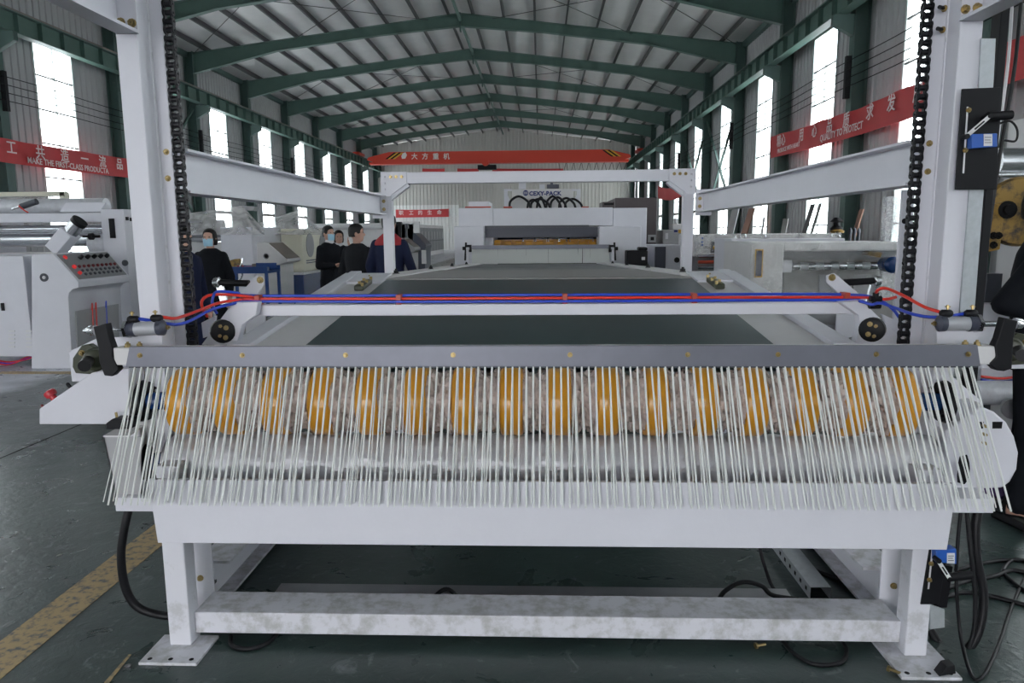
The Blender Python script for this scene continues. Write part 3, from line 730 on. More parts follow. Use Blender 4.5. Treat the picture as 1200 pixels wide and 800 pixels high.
for s, xe in ((-1, xw0 - .05), (1, xw0 + sp * 15 + .05)):
    b = MB(); b.lathe((xe, WY, wz), (s, 0, 0), [(0, .10), (.012, .07), (.03, .05), (.04, .04)], 20); b.build('end_film', 'film', wr)
    MB().cyl((xe, WY, wz), (xe + s * .14, WY, wz), .036, n=18).build('shaft_end', 'bluedark', wr)
    xb = xe + s * .115
    b = MB(); b.lathe((xb, WY, wz), (s, 0, 0), [(0, .058), (.004, .075), (.028, .082), (.036, .07)], 20); hb = b.build('bearing_housing', 'black', wr)
    for g in range(4):
        an = math.pi / 4 + g * math.pi / 2
        bolt((xb + s * .0, WY + .062 * math.cos(an), wz + .062 * math.sin(an)), (-s, 0, 0), .007, hb, 'black')
LY = 2.77
lz = wz - .131 - .128; 
lr = thing('film_wrapped_roller', 'silver roller wrapped in milky film directly below the amber wheels', 'roller', (wc.x, LY, lz - .12))
xa, xb = at(208, 540, LY).x, at(1086, 540, LY).x
def fnr(u, v):
    g = v * 2 * math.pi; r = .118 + .0025 * math.sin(g * 9 + u * 130) + .002 * math.sin(u * 310 + g * 3) + .002 * math.sin(u * 77 - g * 5)
    return V((xa + (xb - xa) * u, LY + r * math.cos(g), lz + r * math.sin(g)))
MB().grid(fnr, 160, 32).build('roller_tube', 'filmroll', lr)
for s, xe in ((-1, xa), (1, xb)):
    MB().cyl((xe - s * .002, LY, lz), (xe + s * .012, LY, lz), .117, n=28).build('roller_end', 'dullsteel', lr)
    MB().cyl((xe, LY, lz), (xe + s * .14, LY, lz), .04, n=18).build('shaft_end', 'bluedark', lr)
    MB().lathe((xe + s * .09, LY, lz), (s, 0, 0), [(0, .055), (.004, .072), (.03, .078), (.036, .065)], 20).build('bearing_housing', 'black', lr)

# ------------------------------------------------------------------ tilting belt conveyor behind the curtain
A, B = at(368, 400, 3.0), at(446, 329, 4.5)
A2, B2 = at(893, 400, 3.0), at(820, 329, 4.5)
bx0, bx1 = (A.x + B.x) / 2, (A2.x + B2.x) / 2
sl = ((B.z + B2.z) - (A.z + A2.z)) / 3.0; z3 = (A.z + A2.z) / 2
def cz(y): return z3 + sl * (y - 3.0)
Y0, Y1 = 2.9, 4.56
cv = thing('belt_conveyor', 'inclined conveyor with a wide dark green belt behind the grey brush bar', 'conveyor', ((bx0 + bx1) / 2, 2.95, .9))
r_ = .05; b = MB(); prof = []
for k in range(9):
    g = math.pi / 2 + math.pi * k / 8; prof.append((Y0 + r_ * math.cos(g), cz(Y0) - r_ + r_ * math.sin(g)))
for k in range(9):
    g = -math.pi / 2 + math.pi * k / 8; prof.append((Y1 + r_ * math.cos(g), cz(Y1) - r_ + r_ * math.sin(g)))
b.prism([(bx0, y, z) for y, z in prof], (bx1 - bx0, 0, 0)); b.build('belt', 'belt', cv)
for s, xe in ((-1, bx0), (1, bx1)):
    def q(dx, y, dz): return V((xe + s * dx, y, cz(y) + dz))
    sp_ = MB(); sp_.prism([q(.008, Y0 + .05, -.006), q(.22, Y0 + .05, -.006), q(.22, Y1, -.006), q(.008, Y1, -.006)], (0, 0, -.03)); sp_.build('side_plate', 'offwhite', cv)
    sp_ = MB(); sp_.prism([q(.226, Y0 + .02, .012), q(.30, Y0 + .02, .012), q(.30, Y1 + .3, .012), q(.226, Y1 + .3, .012)], (0, 0, -.09)); sp_.build('side_rail', 'white', cv, bev=.003)
    MB().prism([q(.305, Y0 + .02, .0), q(.335, Y0 + .02, .0), q(.335, Y1 + .3, .0), q(.305, Y1 + .3, .0)], (0, 0, -.02)).build('rail_lip', 'white', cv)
    # bolts and bearing cluster at the far corner
    for k in range(4): bolt(q(.10 + .035 * (k % 2), Y1 - .2 + .11 * k, -.006), (0, 0, 1), .010, cv, 'zinc')
    b = MB(); c_ = q(.075, 4.28, .02); b.obox(c_, (.028, 0, 0), (0, .12, .12 * sl), (0, 0, .016)); b.build('take_up_bearing', 'olive', cv, bev=.008)
    for k in range(5): MB().cyl(q(.055 + .03 * (k % 2), 4.17 + .055 * k, .03), q(.055 + .03 * (k % 2), 4.17 + .055 * k, .05), .009, n=8).build('take_up_screw', 'zinc', cv)
    MB().prism([q(.01, Y1 - .1, -.006), q(.3, Y1 - .1, -.006), q(.3, Y1 + .25, -.006), q(.01, Y1 + .25, -.006)], (0, 0, .012)).build('corner_plate', 'white', cv)
# cross rail
RY = 3.08
ra, rb_ = at(273, 363, RY), at(1011, 361, RY); zr = (ra.z + rb_.z) / 2
rail = MB().box(ra.x, rb_.x, RY, RY + .05, zr - .026, zr + .022).build('cross_rail', 'white', cv, bev=.003)
hz = zr + .022
for px in (301, 467, 662, 814, 993):
    x = at(px, 350, RY).x
    MB().box(x - .011, x + .011, RY - .004, RY + .055, hz, hz + .042).build('hose_clip', 'clip', rail, bev=.002)
# triangular end plates with flange bearings, link plates
for tri, br0, lev, cyl_ in ((((236, 404), (273, 354), (302, 354), (300, 369), (284, 380), (277, 404)), (261, 388), ((279, 346), (300, 323), (308, 324), (309, 333), (301, 346)), ((257, 331), (292, 332))),
                            (((1064, 404), (1010, 352), (985, 354), (1006, 369), (1008, 380), (1003, 404)), (1022, 386), ((1009, 346), (978, 320), (969, 323), (969, 331), (985, 346)), ((1025, 329), (990, 331)))):
    s = -1 if tri[0][0] < 600 else 1
    MB().prism([at(x, y, RY - .06) for x, y in tri], (0, .05, 0)).build('end_plate', 'white', cv, bev=.003)
    q = at(*br0, RY - .075)
    fb = MB(); fb.lathe(q, (-s * .55, -.85, 0), [(-.02, .05), (.012, .05), (.016, .044)], 22); fb = fb.build('flange_bearing', 'black', cv)
    for g in range(4):
        an = g * math.pi / 2 + .6; bolt(q + V((-s * .008 + .018 * math.cos(an), -.018, .030 * math.sin(an))), (-s * .55, -.85, 0), .008, fb, 'zinc')
    MB().prism([at(x, y, RY + .25) for x, y in lev], (0, .012, 0)).build('link_plate', 'white', cv, bev=.002)
    bolt(at(lev[1][0] + (5 if s < 0 else -3), lev[1][1] + 5, RY + .25), (0, -1, 0), .012, cv, 'zinc')
    b = MB(); p0, p1 = at(*cyl_[0], RY + .3), at(*cyl_[1], RY + .3); b.cyl(p0, p1, .016, n=14); cyl_o = b.build('damper', 'black', cv)
    b = MB(); b.lathe(p0 + V((s * .012, 0, 0)), (-s, 0, 0), [(-.02, .008), (-.012, .022), (.012, .026), (.02, .012)], 12); b.build('rod_eye', 'steel', cv)
    MB().bar(p0 + V((0, 0, -.01)), p0 + V((-s * .02, 0, -.10)), .03, .018, (0, 1, 0)).build('rod_eye_shank', 'steel', cv)
    # small air cylinder and bracket beside the bearing
    p0 = at(br0[0] + s * -12, br0[1] - 6, RY); MB().cyl(p0, p0 + V((0, .02, -.06)), .014, n=12).build('lock_cylinder', 'alu', cv)
    MB().box(p0.x - .03, p0.x + .03, RY - .01, RY + .05, p0.z - .10, p0.z - .06).build('lock_bracket', 'alu', cv, bev=.004)
    # cover strip outside the triangle
    MB().prism([at(x, y, RY + .02) for x, y in (((236, 378), (252, 370), (250, 392), (238, 396)) if s < 0 else ((1034, 368), (1056, 378), (1058, 398), (1040, 384)))], (0, .02, 0)).build('link_cover', 'white', cv)
# pipes under the right-hand rail and matching ones on the left
for px0, px1, py in ((935, 985, 374), (935, 985, 385), (270, 330, 378), (270, 330, 390)):
    p0, p1 = at(px0, py, 3.55), at(px1, py, 3.55)
    MB().cyl((p0.x, 3.55, p0.z), (p1.x, 3.55, p0.z), .03, n=16).build('idler_pipe', 'midgrey', cv)
for s, px in ((1, 992), (-1, 300)):
    q_ = at(px, 390, 3.5); MB().box(q_.x - .05, q_.x + .05, 3.5, 3.512, q_.z - .1, q_.z + .09).build('pipe_plate', 'white', cv)
# second, level belt running to the die cutter
A, B = at(446, 326, 4.95), at(553, 309.5, 11.9); zA, zB = (A.z + at(822, 322, 4.95).z) / 2, B.z
c2 = thing('transfer_conveyor', 'long level conveyor with a worn grey belt leading to the white die cutter', 'conveyor', (0, 8, 0))
def c2z(y): return zA + (zB - zA) * (y - 4.95) / 6.95
bxa, bxb = bx0 - .02, bx1 + .02
MB().prism([(bxa, 4.66, c2z(4.66)), (bxa, 7.3, c2z(7.3)), (bxa, 7.3, c2z(7.3) - .02), (bxa, 4.66, c2z(4.66) - .02)], (bxb - bxa, 0, 0)).build('transfer_plate', 'greyboard', c2)
MB().prism([(bxa + .06, 7.32, c2z(7.32)), (bxa + .06, 11.9, c2z(11.9)), (bxa + .06, 11.9, c2z(11.9) - .1), (bxa + .06, 7.32, c2z(7.32) - .1)], (bxb - bxa - .12, 0, 0)).build('belt', 'belt2', c2)
for s, xe in ((-1, bxa), (1, bxb)):
    MB().prism([(xe + s * .01, 5.12, c2z(5.12) + .01), (xe + s * .01, 12.2, c2z(12.2) + .01), (xe + s * .01, 12.2, c2z(12.2) - .1), (xe + s * .01, 5.12, c2z(5.12) - .1)], (s * .22, 0, 0)).build('side_rail', 'offwhite', c2, bev=.004)
    for y in (5.6, 7.4, 9.2, 11.0):
        MB().box(xe + s * .1 - .05, xe + s * .1 + .05, y - .05, y + .05, 0, c2z(y) - .1).build('leg', 'white', c2)
        bolt((xe + s * .12, y, c2z(y) + .01), (0, 0, 1), .02, c2, 'black')
for y in (8.5, 10.6):
    MB().prism([(bxa + .08, y, c2z(y) + .001), (bxa + .08, y + .02, c2z(y) + .001), (bxa + .08, y + .02, c2z(y) + .004), (bxa + .08, y, c2z(y) + .004)], (bxb - bxa - .16, 0, 0)).build('belt_seam', 'midgrey', c2)

# ------------------------------------------------------------------ air cylinders of the curtain
def air_cyl(label, p_rod, p_body0, p_body1, y, s):
    """s = +1: rod end points left (left-hand cylinder)"""
    r0, b0, b1 = at(*p_rod, y), at(*p_body0, y), at(*p_body1, y); d = (b1 - b0).normalized()
    t = thing('air_cylinder', label, 'cylinder', (b0 + b1) / 2, 'air cylinders at the ends of the brush curtain')
    MB().lathe(b0, d, [(0, .022), (.004, .026), ((b1 - b0).length - .004, .026), ((b1 - b0).length, .022)], 22).build('barrel', 'alu', t)
    MB().lathe(b0 - d * .03, d, [(0, .012), (.006, .026), (.030, .029), (.036, .028)], 20).build('rod_cap', 'slate', t)
    MB().lathe(b0 - d * .034, d, [(0, .034), (.012, .034)], 6).build('lock_nut', 'steel', t)
    MB().lathe(b1 - d * .006, d, [(0, .028), (.02, .029), (.026, .02), (.032, .010)], 18).build('end_cap', 'slate', t)
    bolt(b1 + d * .022, d, .009, t, 'zinc')
    MB().cyl(b0 - d * .03, r0, .0075, n=12).build('rod', 'steel', t)
    MB().lathe(r0 - d * .004, -d, [(0, .014), (.02, .014)], 6).build('rod_nut', 'zinc', t)
    e = r0 - d * .062
    MB().lathe(e, -d, [(-.01, .02), (.012, .018), (.022, .010), (.034, .008), (.036, .004)], 14).build('rod_end', 'steel', t)
    for u in (b0 + d * .0 - d * .006, b1 - d * .012):
        f = MB(); f.cyl(u + V((0, 0, .02)), u + V((0, 0, .04)), .012, n=12); f.lathe(u + V((0, 0, .036)), (s, 0, 0), [(-.016, .010), (-.01, .014), (.018, .014), (.024, .010)], 12)
        fo = f.build('push_fitting', 'black', t)
        MB().cyl(u + V((0, 0, .05)), u + V((0, 0, .066)), .004, n=8).build('flow_screw', 'zinc', fo); MB().lathe(u + V((0, 0, .058)), (0, 0, 1), [(0, .009), (.004, .009)], 8).build('flow_knob', 'zinc', fo)
    return t, b0, b1
ac1, lb0, lb1 = air_cyl('silver air cylinder left of the left chain column', (128, 386), (158, 385.5), (187, 384), 2.60, 1)
ac2, rb0, rb1 = air_cyl('silver air cylinder right of the right chain column', (1171, 379), (1136, 379), (1105, 379), 2.60, -1)

# ------------------------------------------------------------------ air hoses
def hose(label, pts, m, r=.0062):
    """pts = (px, py, depth)"""
    o = MB().tube([at(x, y, d) for x, y, d in pts], r, 10, 8).build('air_hose', m); return tag(o, label, 'hose', 'pneumatic hoses along the white cross rail')
hy = RY + .01
hose('blue air hose along the rear of the white cross rail, running its whole length', [(254, 367, 3.02), (249, 358, 3.0), (250, 347, 3.0), (256, 341.5, 3.02), (278, 343, 3.05), (301, 346.3, RY + .04), (467, 346, RY + .04), (662, 345.3, RY + .04), (814, 344.8, RY + .04), (993, 345, RY + .04), (1030, 352, 3.02), (1046, 362, 3.0), (1054, 372, 3.0)], 'bluehose')
hose('red air hose in the middle of the three on the white cross rail', [(188, 371, 2.61), (204, 373, 2.66), (216, 370, 2.74), (235, 363, 2.9), (256, 355, 3.0), (280, 351, 3.06), (301, 350.2, RY + .018), (467, 350, RY + .018), (662, 349, RY + .018), (814, 348.4, RY + .018), (993, 348.4, RY + .018), (1022, 349, 3.06)], 'redhose')
hose('blue air hose along the front of the white cross rail, dropping to the left cylinder', [(160, 373, 2.6), (180, 376, 2.63), (205, 380, 2.66), (222, 376, 2.76), (245, 364, 2.92), (272, 356, 3.0), (301, 353.2, RY - .003), (467, 353.5, RY - .003), (662, 353, RY - .003), (814, 352, RY - .003), (993, 351.5, RY - .003), (1008, 353, 3.0), (1022, 357, 2.98)], 'bluehose')
hose('short red air hose looping down beside the left chain', [(301, 349.5, RY + .03), (285, 346.5, 3.05), (262, 345, 3.02), (245, 346, 3.0), (237, 352, 2.98), (237, 360, 2.98), (243, 371, 3.0)], 'redhose')
hose('red air hose arching down to the right cylinder', [(1027, 352, 3.02), (1026, 344, 3.0), (1031, 338.5, 2.96), (1041, 338.5, 2.92), (1060, 347, 2.82), (1082, 359, 2.7), (1100, 365, 2.62), (1106, 366, 2.61)], 'redhose')
hose('blue air hose drooping to the right cylinder', [(1022, 357, 2.98), (1032, 355, 2.96), (1050, 361, 2.88), (1070, 368, 2.74), (1092, 371.5, 2.66), (1115, 370, 2.62), (1137, 366, 2.61)], 'bluehose')
hose('short red air hose stub right of the black tee joint', [(1030, 351, 3.02), (1042, 350, 3.02), (1050, 348, 3.03)], 'redhose')
for (x, y), w in (((1026, 350), 'upper'), ((1025, 358), 'lower')):
    q = at(x, y, 3.0); b = MB(); b.cyl(q + V((-.022, 0, 0)), q + V((.022, 0, 0)), .013, n=12); b.cyl(q, q + V((0, 0, .025)), .012, n=12)
    tag(b.build('tee_fitting', 'black'), w + ' black tee fitting joining the hoses at the right end', 'fitting', 'hose tee fittings')

# ------------------------------------------------------------------ lifting chains
def plate_prof(P, hh, waist):
    pts = []
    for k in range(7): g = math.pi / 2 + math.pi * k / 6 - 0; pts.append((hh * math.cos(g + math.pi / 2) * 1, 0))
    out = []
    for k in range(7): g = math.pi * k / 6; out.append((hh * math.cos(g), P / 2 + hh * math.sin(g)))
    out.append((-waist, 0))
    for k in range(7): g = math.pi + math.pi * k / 6; out.append((hh * math.cos(g), -P / 2 + hh * math.sin(g)))
    out.append((waist, 0))
    return out
PT = .03175
def link_mesh(inner):
    b = MB(); w0 = .0105 if inner else .0155
    pr = plate_prof(PT, .0145 if inner else .0135, .009)
    for s in (-1, 1): b.prism([(s * w0, y, z) for y, z in pr], (s * .004, 0, 0))
    for z in (-PT / 2, PT / 2):
        if inner: b.cyl((-w0, 0, z), (w0, 0, z), 0.0106, n=12)
        else: b.cyl((-w0 - .0075, 0, z), (w0 + .0075, 0, z), .0045, n=8)
    return b.mesh('chain_link', 'chain')
lm = (link_mesh(True), link_mesh(False))
for px, lab in ((211, 'black roller chain hanging beside the left column'), (1073, 'black roller chain hanging beside the right column')):
    q = at(px, 200, 2.86); ch = thing('lifting_chain', lab, 'chain', (q.x, 2.86, 1.1), 'lifting chains')
    for k in range(64):
        o = bpy.data.objects.new('chain_link', lm[k % 2]); COL.objects.link(o); o.parent = ch; o.location = (0, 0, .05 + PT * k)
# ------------------------------------------------------------------ fittings on and around the stacker
def quad(pts, y, t, name, m, parent, bev=0.0):
    return MB().prism([at(x, y_, y) for x, y_ in pts], (0, t, 0)).build(name, m, parent, bev=bev)
def rect(x0, x1, y0, y1): return ((x0, y0), (x1, y0), (x1, y1), (x0, y1))
def pbox(x0, x1, y0, y1, Y, D, name, m, parent, bev=0.0, floor_=False):
    """upright box whose front face covers the photo rectangle at depth Y; D = depth backwards"""
    a, c = at(x0, (y0 + y1) / 2, Y), at(x1, (y0 + y1) / 2, Y); xm_ = (x0 + x1) / 2
    return MB().box(a.x, c.x, Y, Y + D, 0 if floor_ else at(xm_, y1, Y).z, at(xm_, y0, Y).z).build(name, m, parent, bev=bev)
# operator box with the red stop button, left
ey = 2.66
q = at(110, 497, ey)
eb = thing('stop_button_box', 'white sloping operator box with a red mushroom button, left end of the stacker', 'control box', q)
quad(((46, 497), (46, 479), (107, 437), (122, 434), (151, 432), (151, 497)), ey, .11, 'housing', 'white', eb, .003)
p = at(63, 466, ey + .055); nv = V((-.57, 0, .82))
MB().lathe(p, nv, [(-.01, .013), (.008, .013), (.009, .02), (.022, .024), (.031, .021), (.035, .012)], 18).build('mushroom_button', 'redplastic', eb)
MB().lathe(at(81, 452, ey + .055), nv, [(-.01, .007), (.01, .007), (.014, .004)], 10).build('button', 'black', eb)
MB().lathe(at(50, 476, ey + .055), nv, [(-.01, .005), (.008, .005)], 10).build('indicator', 'darkred', eb)
# black tensioner block and grey bracket box below it
q = at(136, 500, 2.62)
tb = thing('tension_block', 'black tensioning block with upright screws below the white operator box', 'tensioner', q)
quad(((124, 496), (131, 491), (152, 491), (152, 503), (124, 503)), 2.60, .06, 'block', 'black', tb, .002)
for px, t in ((138, 483), (148, 486)):
    a = at(px, 494, 2.63); MB().cyl(a, V((a.x - .004, a.y, at(px, t, 2.63).z)), .005, n=8).build('adjusting_screw', 'zinc', tb)
q = at(140, 580, 2.62)
gb = thing('grey_bracket', 'grey folded sheet bracket behind the leftmost cords', 'bracket', q)
quad(((121, 512), (165, 512), (165, 584), (137, 584)), 2.64, .006, 'front_sheet', 'lightgrey', gb)
MB().prism([at(121, 512, 2.64), at(150, 512, 2.64), at(150, 512, 2.64) + V((0, .16, .012)), at(121, 512, 2.64) + V((.01, .16, .012))], (0, 0, .006)).build('top_sheet', 'offwhite', gb)
MB().prism([at(121, 512, 2.64), at(137, 584, 2.64), at(137, 584, 2.64) + V((0, .16, 0)), at(121, 512, 2.64) + V((0, .16, 0))], (.005, 0, 0)).build('side_sheet', 'midgrey', gb)

# limit switches and guide rail on the right column
def limit_switch(label, pl, slot, body, lab, lever, Y, bolts_, galv):
    t = thing('limit_switch', label, 'switch', at(*pl[2], Y), 'blue limit switches on the right side')
    quad(pl, Y, .008, 'mounting_plate', 'black', t, .001)
    quad(slot, Y - .001, .002, 'slot', 'label', t)
    for b_ in bolts_: bolt(at(*b_, Y), (0, -1, 0), .007, t, 'zinc')
    bo = quad(body, Y - .03, .04, 'switch_body', 'bluepaint', t, .003)
    quad(lab, Y - .032, .003, 'type_label', 'label', bo)
    for k in range(3):
        yy = lab[0][1] + (lab[2][1] - lab[0][1]) * (.25 + .22 * k); quad(rect(lab[0][0] + 1.2, lab[1][0] - 1.2 - k % 2, yy, yy + .7), Y - .0335, .002, 'print_line', 'darkgrey', bo)
    l0, l1 = at(*lever[0], Y - .045), at(*lever[1], Y - .045)
    lv = MB().bar(l0, l1, .014, .004, (0, 1, 0)).build('roller_lever', 'label', t, bev=.001)
    MB().bar(l0 + (l1 - l0) * .35 + V((0, -.003, 0)), l0 + (l1 - l0) * .75 + V((0, -.003, 0)), .005, .002, (0, 1, 0)).build('lever_slot', 'black', lv)
    MB().cyl(l0 + V((0, -.01, 0)), l0 + V((0, .02, 0)), .009, n=12).build('lever_roller', 'black', t)
    MB().cyl(l1 + V((0, -.006, 0)), l1 + V((0, .04, 0)), .008, n=10).build('lever_hub', 'black', t)
    MB().cyl(l1 + V((0, .012, 0)), l1 + V((.085, .02, .006)), .016, n=12).build('switch_head', 'black', t)
    if galv:
        for g in galv: quad(g, Y + .02, .006, 'galvanised_strip', 'galv', t)
    return t
limit_switch('blue limit switch on a black slotted plate high on the right column',
             ((1128, 104), (1173, 102), (1168, 222), (1120, 222)), ((1133, 125), (1135, 125), (1130, 203), (1128, 203)), ((1139, 157), (1169, 156), (1169, 172), (1139, 174)),
             rect(1153, 1163, 157, 171), ((1132, 160), (1160, 136)), 2.75, ((1135, 129), (1131, 176)), (((1150, 45), (1167, 45), (1164, 103), (1147, 103)), ((1136, 222), (1153, 222), (1142, 366), (1125, 366))))
MB().tube([at(1170, 145, 2.76), at(1184, 142, 2.76), at(1192, 152, 2.76), at(1190, 165, 2.76), at(1176, 164, 2.76)], .004, 6).build('cable', 'rubber', bpy.data.objects['limit_switch'])
limit_switch('blue limit switch on a black slotted plate low beside the right front leg',
             ((1090, 640), (1112, 640), (1100, 708), (1079, 708)), ((1092, 642), (1094, 642), (1089, 690), (1087, 690)), ((1097, 645), (1121, 643), (1121, 661), (1097, 659)),
             rect(1110, 1119, 648, 660), ((1099, 656), (1113, 678)), 2.575, ((1091, 660), (1089, 679)), (((1090, 708), (1107, 714), (1107, 735), (1090, 737)),))
quad(((1094, 660), (1117, 664), (1110, 712), (1097, 712)), 2.66, .05, 'plate_wing', 'black', bpy.data.objects['limit_switch.001'], .002)
gr2 = thing('guide_rail', 'long black vertical guide rail behind the right column', 'rail', at(1155, 380, 2.9))
gx0, gx1 = at(1153, 250, 2.9).x, at(1163, 250, 2.9).x
MB().box(gx0, gx1, 2.9, 2.96, .62, 3.1).build('rail_body', 'black', gr2, bev=.003)
MB().box(gx1 - .006, gx1 + .012, 2.96, 2.98, .62, 3.1).build('rail_backing', 'blackmatte', gr2)
for (x0, y0), (x1, y1), m_, r_, lab in (((1188, 0), (1168, 170), 'label', .006, 'white cable slanting down beside the black guide rail'), ((1199, 5), (1172, 180), 'rubber', .007, 'black cable slanting down behind the white cable')):
    a = at(x0, y0 - 30, 3.05); c = at(x1, y1, 3.02)
    tag(MB().tube([a, (a + c) / 2 + V((.012, 0, 0)), c, c + V((-.02, 0, -.35))], r_, 8).build('cable', m_), lab, 'cable')

# cables hanging below the machine
def cable(label, pts, r, m='rubber'):
    P_ = [(atz(p[0], p[1], r) if p[2] is None else at(*p)) for p in pts]
    return tag(MB().tube(P_, r, 10, 8).build('power_cable', m), label, 'cable')
cable('thick black cable looping down to the floor beside the left front leg', [(151, 596, 2.68), (146, 618, 2.67), (142, 650, 2.67), (146, 685, 2.68), (158, 708, 2.69), (178, 718, 2.70), (205, 720, 2.71), (232, 700, 2.83), (250, 680, 2.97)], .0165)
cable('thickest black cable in the loop beside the right front leg', [(1146, 598, 2.72), (1143, 620, 2.71), (1145, 655, 2.70), (1152, 690, 2.69), (1151, 722, 2.68), (1141, 752, 2.67), (1122, 766, 2.67), (1103, 757, 2.70), (1090, 738, 2.74)], .0165)
cable('thin black cable hanging in a long loop right of the blue switch', [(1126, 598, 2.66), (1122, 640, 2.65), (1121, 690, 2.64), (1126, 745, 2.62), (1138, 790, None), (1152, 792, None), (1170, 756, None), (1190, 700, None), (1215, 650, None)], .0065)
cable('black cable curling under the blue switch to the floor', [(1133, 598, 2.70), (1138, 650, 2.68), (1143, 700, 2.67), (1140, 745, 2.66), (1126, 773, 2.66), (1108, 765, 2.68), (1099, 752, 2.70)], .0085)
cable('black cable running across the floor at the right edge', [(1120, 668, None), (1150, 660, None), (1180, 656, None), (1215, 657, None)], .009)
cable('black cable in a wide curve on the floor at the right edge', [(1108, 690, None), (1135, 680, None), (1165, 675, None), (1185, 668, None), (1210, 672, None)], .010)
cable('black cable curling back on the floor near the right edge', [(1215, 700, None), (1190, 684, None), (1176, 668, None), (1190, 655, None), (1215, 664, None)], .008)
cable('black cable lying nearest the right front leg on the floor', [(1105, 700, None), (1130, 694, None), (1160, 698, None), (1215, 712, None)], .010)
cable('thick black cable bundle stretched over the floor to the right', [(1165, 602, None), (1200, 618, None), (1240, 640, None)], .022)
cable('black cable dropping behind the lower crossbeam right of centre', [(890, 640, 3.15), (895, 660, 3.14), (904, 685, 3.12), (914, 697, 3.06), (925, 705, None)], .008)
cable('black cable arching over the floor behind the lower crossbeam', [(840, 706, None), (850, 692, 2.98), (870, 682, 3.0), (892, 686, 3.0), (905, 697, 2.99), (935, 702, None)], .010)
cable('black cable loop on the floor just in front of the lower crossbeam', [(915, 748, None), (930, 765, None), (955, 778, None), (985, 776, None), (992, 762, None), (985, 748, None)], .008)
cable('black cable bent up in an arch behind the middle of the lower crossbeam', [(500, 712, None), (508, 700, 2.88), (522, 690, 2.9), (534, 697, 2.9), (540, 712, None)], .009)
cable('black cable loop under the left end of the lower crossbeam', [(270, 745, None), (272, 756, None), (290, 760, None), (312, 754, None), (325, 742, None)], .009)
cable('black cable along the galvanised channel', [(935, 652, None), (955, 668, None), (985, 678, None), (1015, 682, None)], .011)
# galvanised cable channel and sheet on the floor
ch = thing('cable_channel', 'open galvanised steel cable channel on the floor behind the right leg', 'channel', atz(962, 702, 0))
f0, f1 = atz(949, 702, 0), atz(973, 702, 0); yb_ = 5.2
sk = (atz(907, 655, 0) - f0); sk = V((sk.x / sk.y, 1, 0)) * (yb_ - f0.y) * .0 + V((.0, yb_ - f0.y, 0))
hh = .055
MB().prism([f0 + V((0, 0, hh)), f1 + V((0, 0, hh)), f1 + sk + V((0, 0, hh)), f0 + sk + V((0, 0, hh))], (0, 0, .002)).build('lid', 'galv', ch)
for x_ in (f0.x, f1.x - .002):
    MB().box(x_, x_ + .002, f0.y, yb_, 0, hh).build('side', 'galv', ch)
for k in range(6):
    MB().box(f0.x - .0008, f0.x + .001, f0.y + .04 + .07 * k, f0.y + .06 + .07 * k, .02, .038).build('slot', 'blackmatte', ch)
a0, a1 = atz(325, 690, .01), atz(480, 704, .01)
sh = MB().box(a0.x, at(930, 695, 3.0).x, atz(600, 708, 0).y, atz(600, 689, 0).y, 0, .012).build('floor_sheet', 'dullsteel')
tag(sh, 'dull steel sheet lying on the floor behind the lower crossbeam', 'steel sheet')
# loose hardware
def loose(label, px, py, ang, big=1.0):
    q = atz(px, py, .009 * big); t = thing('loose_bolt', label, 'bolt', (q.x, q.y, 0), 'loose hardware on the floor')
    d = V((math.cos(ang), math.sin(ang), 0)); q = V((q.x, q.y, .011 * big))
    MB().lathe(q, d, [(0, .012 * big), (.009 * big, .012 * big)], 6).build('head', 'zinc', t); MB().cyl(q + d * .009 * big, q + d * .045 * big, .006 * big, n=8).build('shank', 'zinc', t)
loose('loose yellow zinc bolt on the floor under the lower crossbeam', 885, 757, .3)
loose('loose yellow zinc bolt beside the right foot plate', 1040, 783, -.8)
q = atz(150, 783, 0); nt = MB().lathe(q + V((0, 0, .0)), (0, 0, 1), [(0, .013), (.012, .013)], 6); 
tag(nt.build('loose_nut', 'steel'), 'loose steel nut on the floor left of the left foot plate', 'nut')
q = atz(1108, 796, 0)
mgt = MB().prism([q + V((-.03, 0, 0)), q + V((.05, .02, 0)), q + V((.04, .02, .045)), q + V((0, 0, .05))], (0, .04, 0)).build('metal_offcut', 'black', bev=.002)
tag(mgt, 'small black angled offcut in front of the right foot plate', 'offcut')
q = atz(1192, 585, 0)
def fnb(u, v):
    r = .16 * math.sin(math.pi * u) + .001; g = v * 2 * math.pi
    return V((q.x + r * math.cos(g) * (1.3 + .2 * math.sin(3 * g)), q.y + r * math.sin(g), .11 * (1 + math.cos(math.pi * u)) / 2 * (1 + .2 * math.sin(5 * g)) + .002))
tag(MB().grid(fnb, 10, 24).build('cloth_bundle', 'purple'), 'crumpled dark purple cloth on the floor at the right edge', 'cloth')

# ------------------------------------------------------------------ die cutter at the end of the conveyor
DY = 13.0
dc = thing('die_cutter', 'big white die cutting machine at the end of the conveyor line', 'machine', (at(645, 300, DY).x, DY, 0))
pbox(538, 578, 243.5, 320, DY + .25, 2.5, 'left_housing', 'white', dc, .01, True)
pbox(718, 757.5, 243.5, 320, DY + .25, 2.5, 'right_housing', 'white', dc, .01, True)
pbox(578, 718, 243.5, 265, DY + .25, 2.5, 'upper_housing', 'white', dc, .01)
pbox(532.5, 567, 265, 320, DY - .35, .6, 'left_cabinet', 'white', dc, .01, True)
pbox(702, 751, 265, 320, DY - .35, .6, 'right_cabinet', 'white', dc, .01, True)
pbox(549, 573, 236, 243.5, DY + .5, .9, 'top_box', 'white', dc, .01)
pbox(567, 702, 266.5, 278, DY - .05, .06, 'slate_panel', 'slate', dc)
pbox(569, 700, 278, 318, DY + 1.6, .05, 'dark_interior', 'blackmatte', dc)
pbox(572, 700, 280.5, 287, DY + .7, .1, 'amber_bar', 'orange', dc)
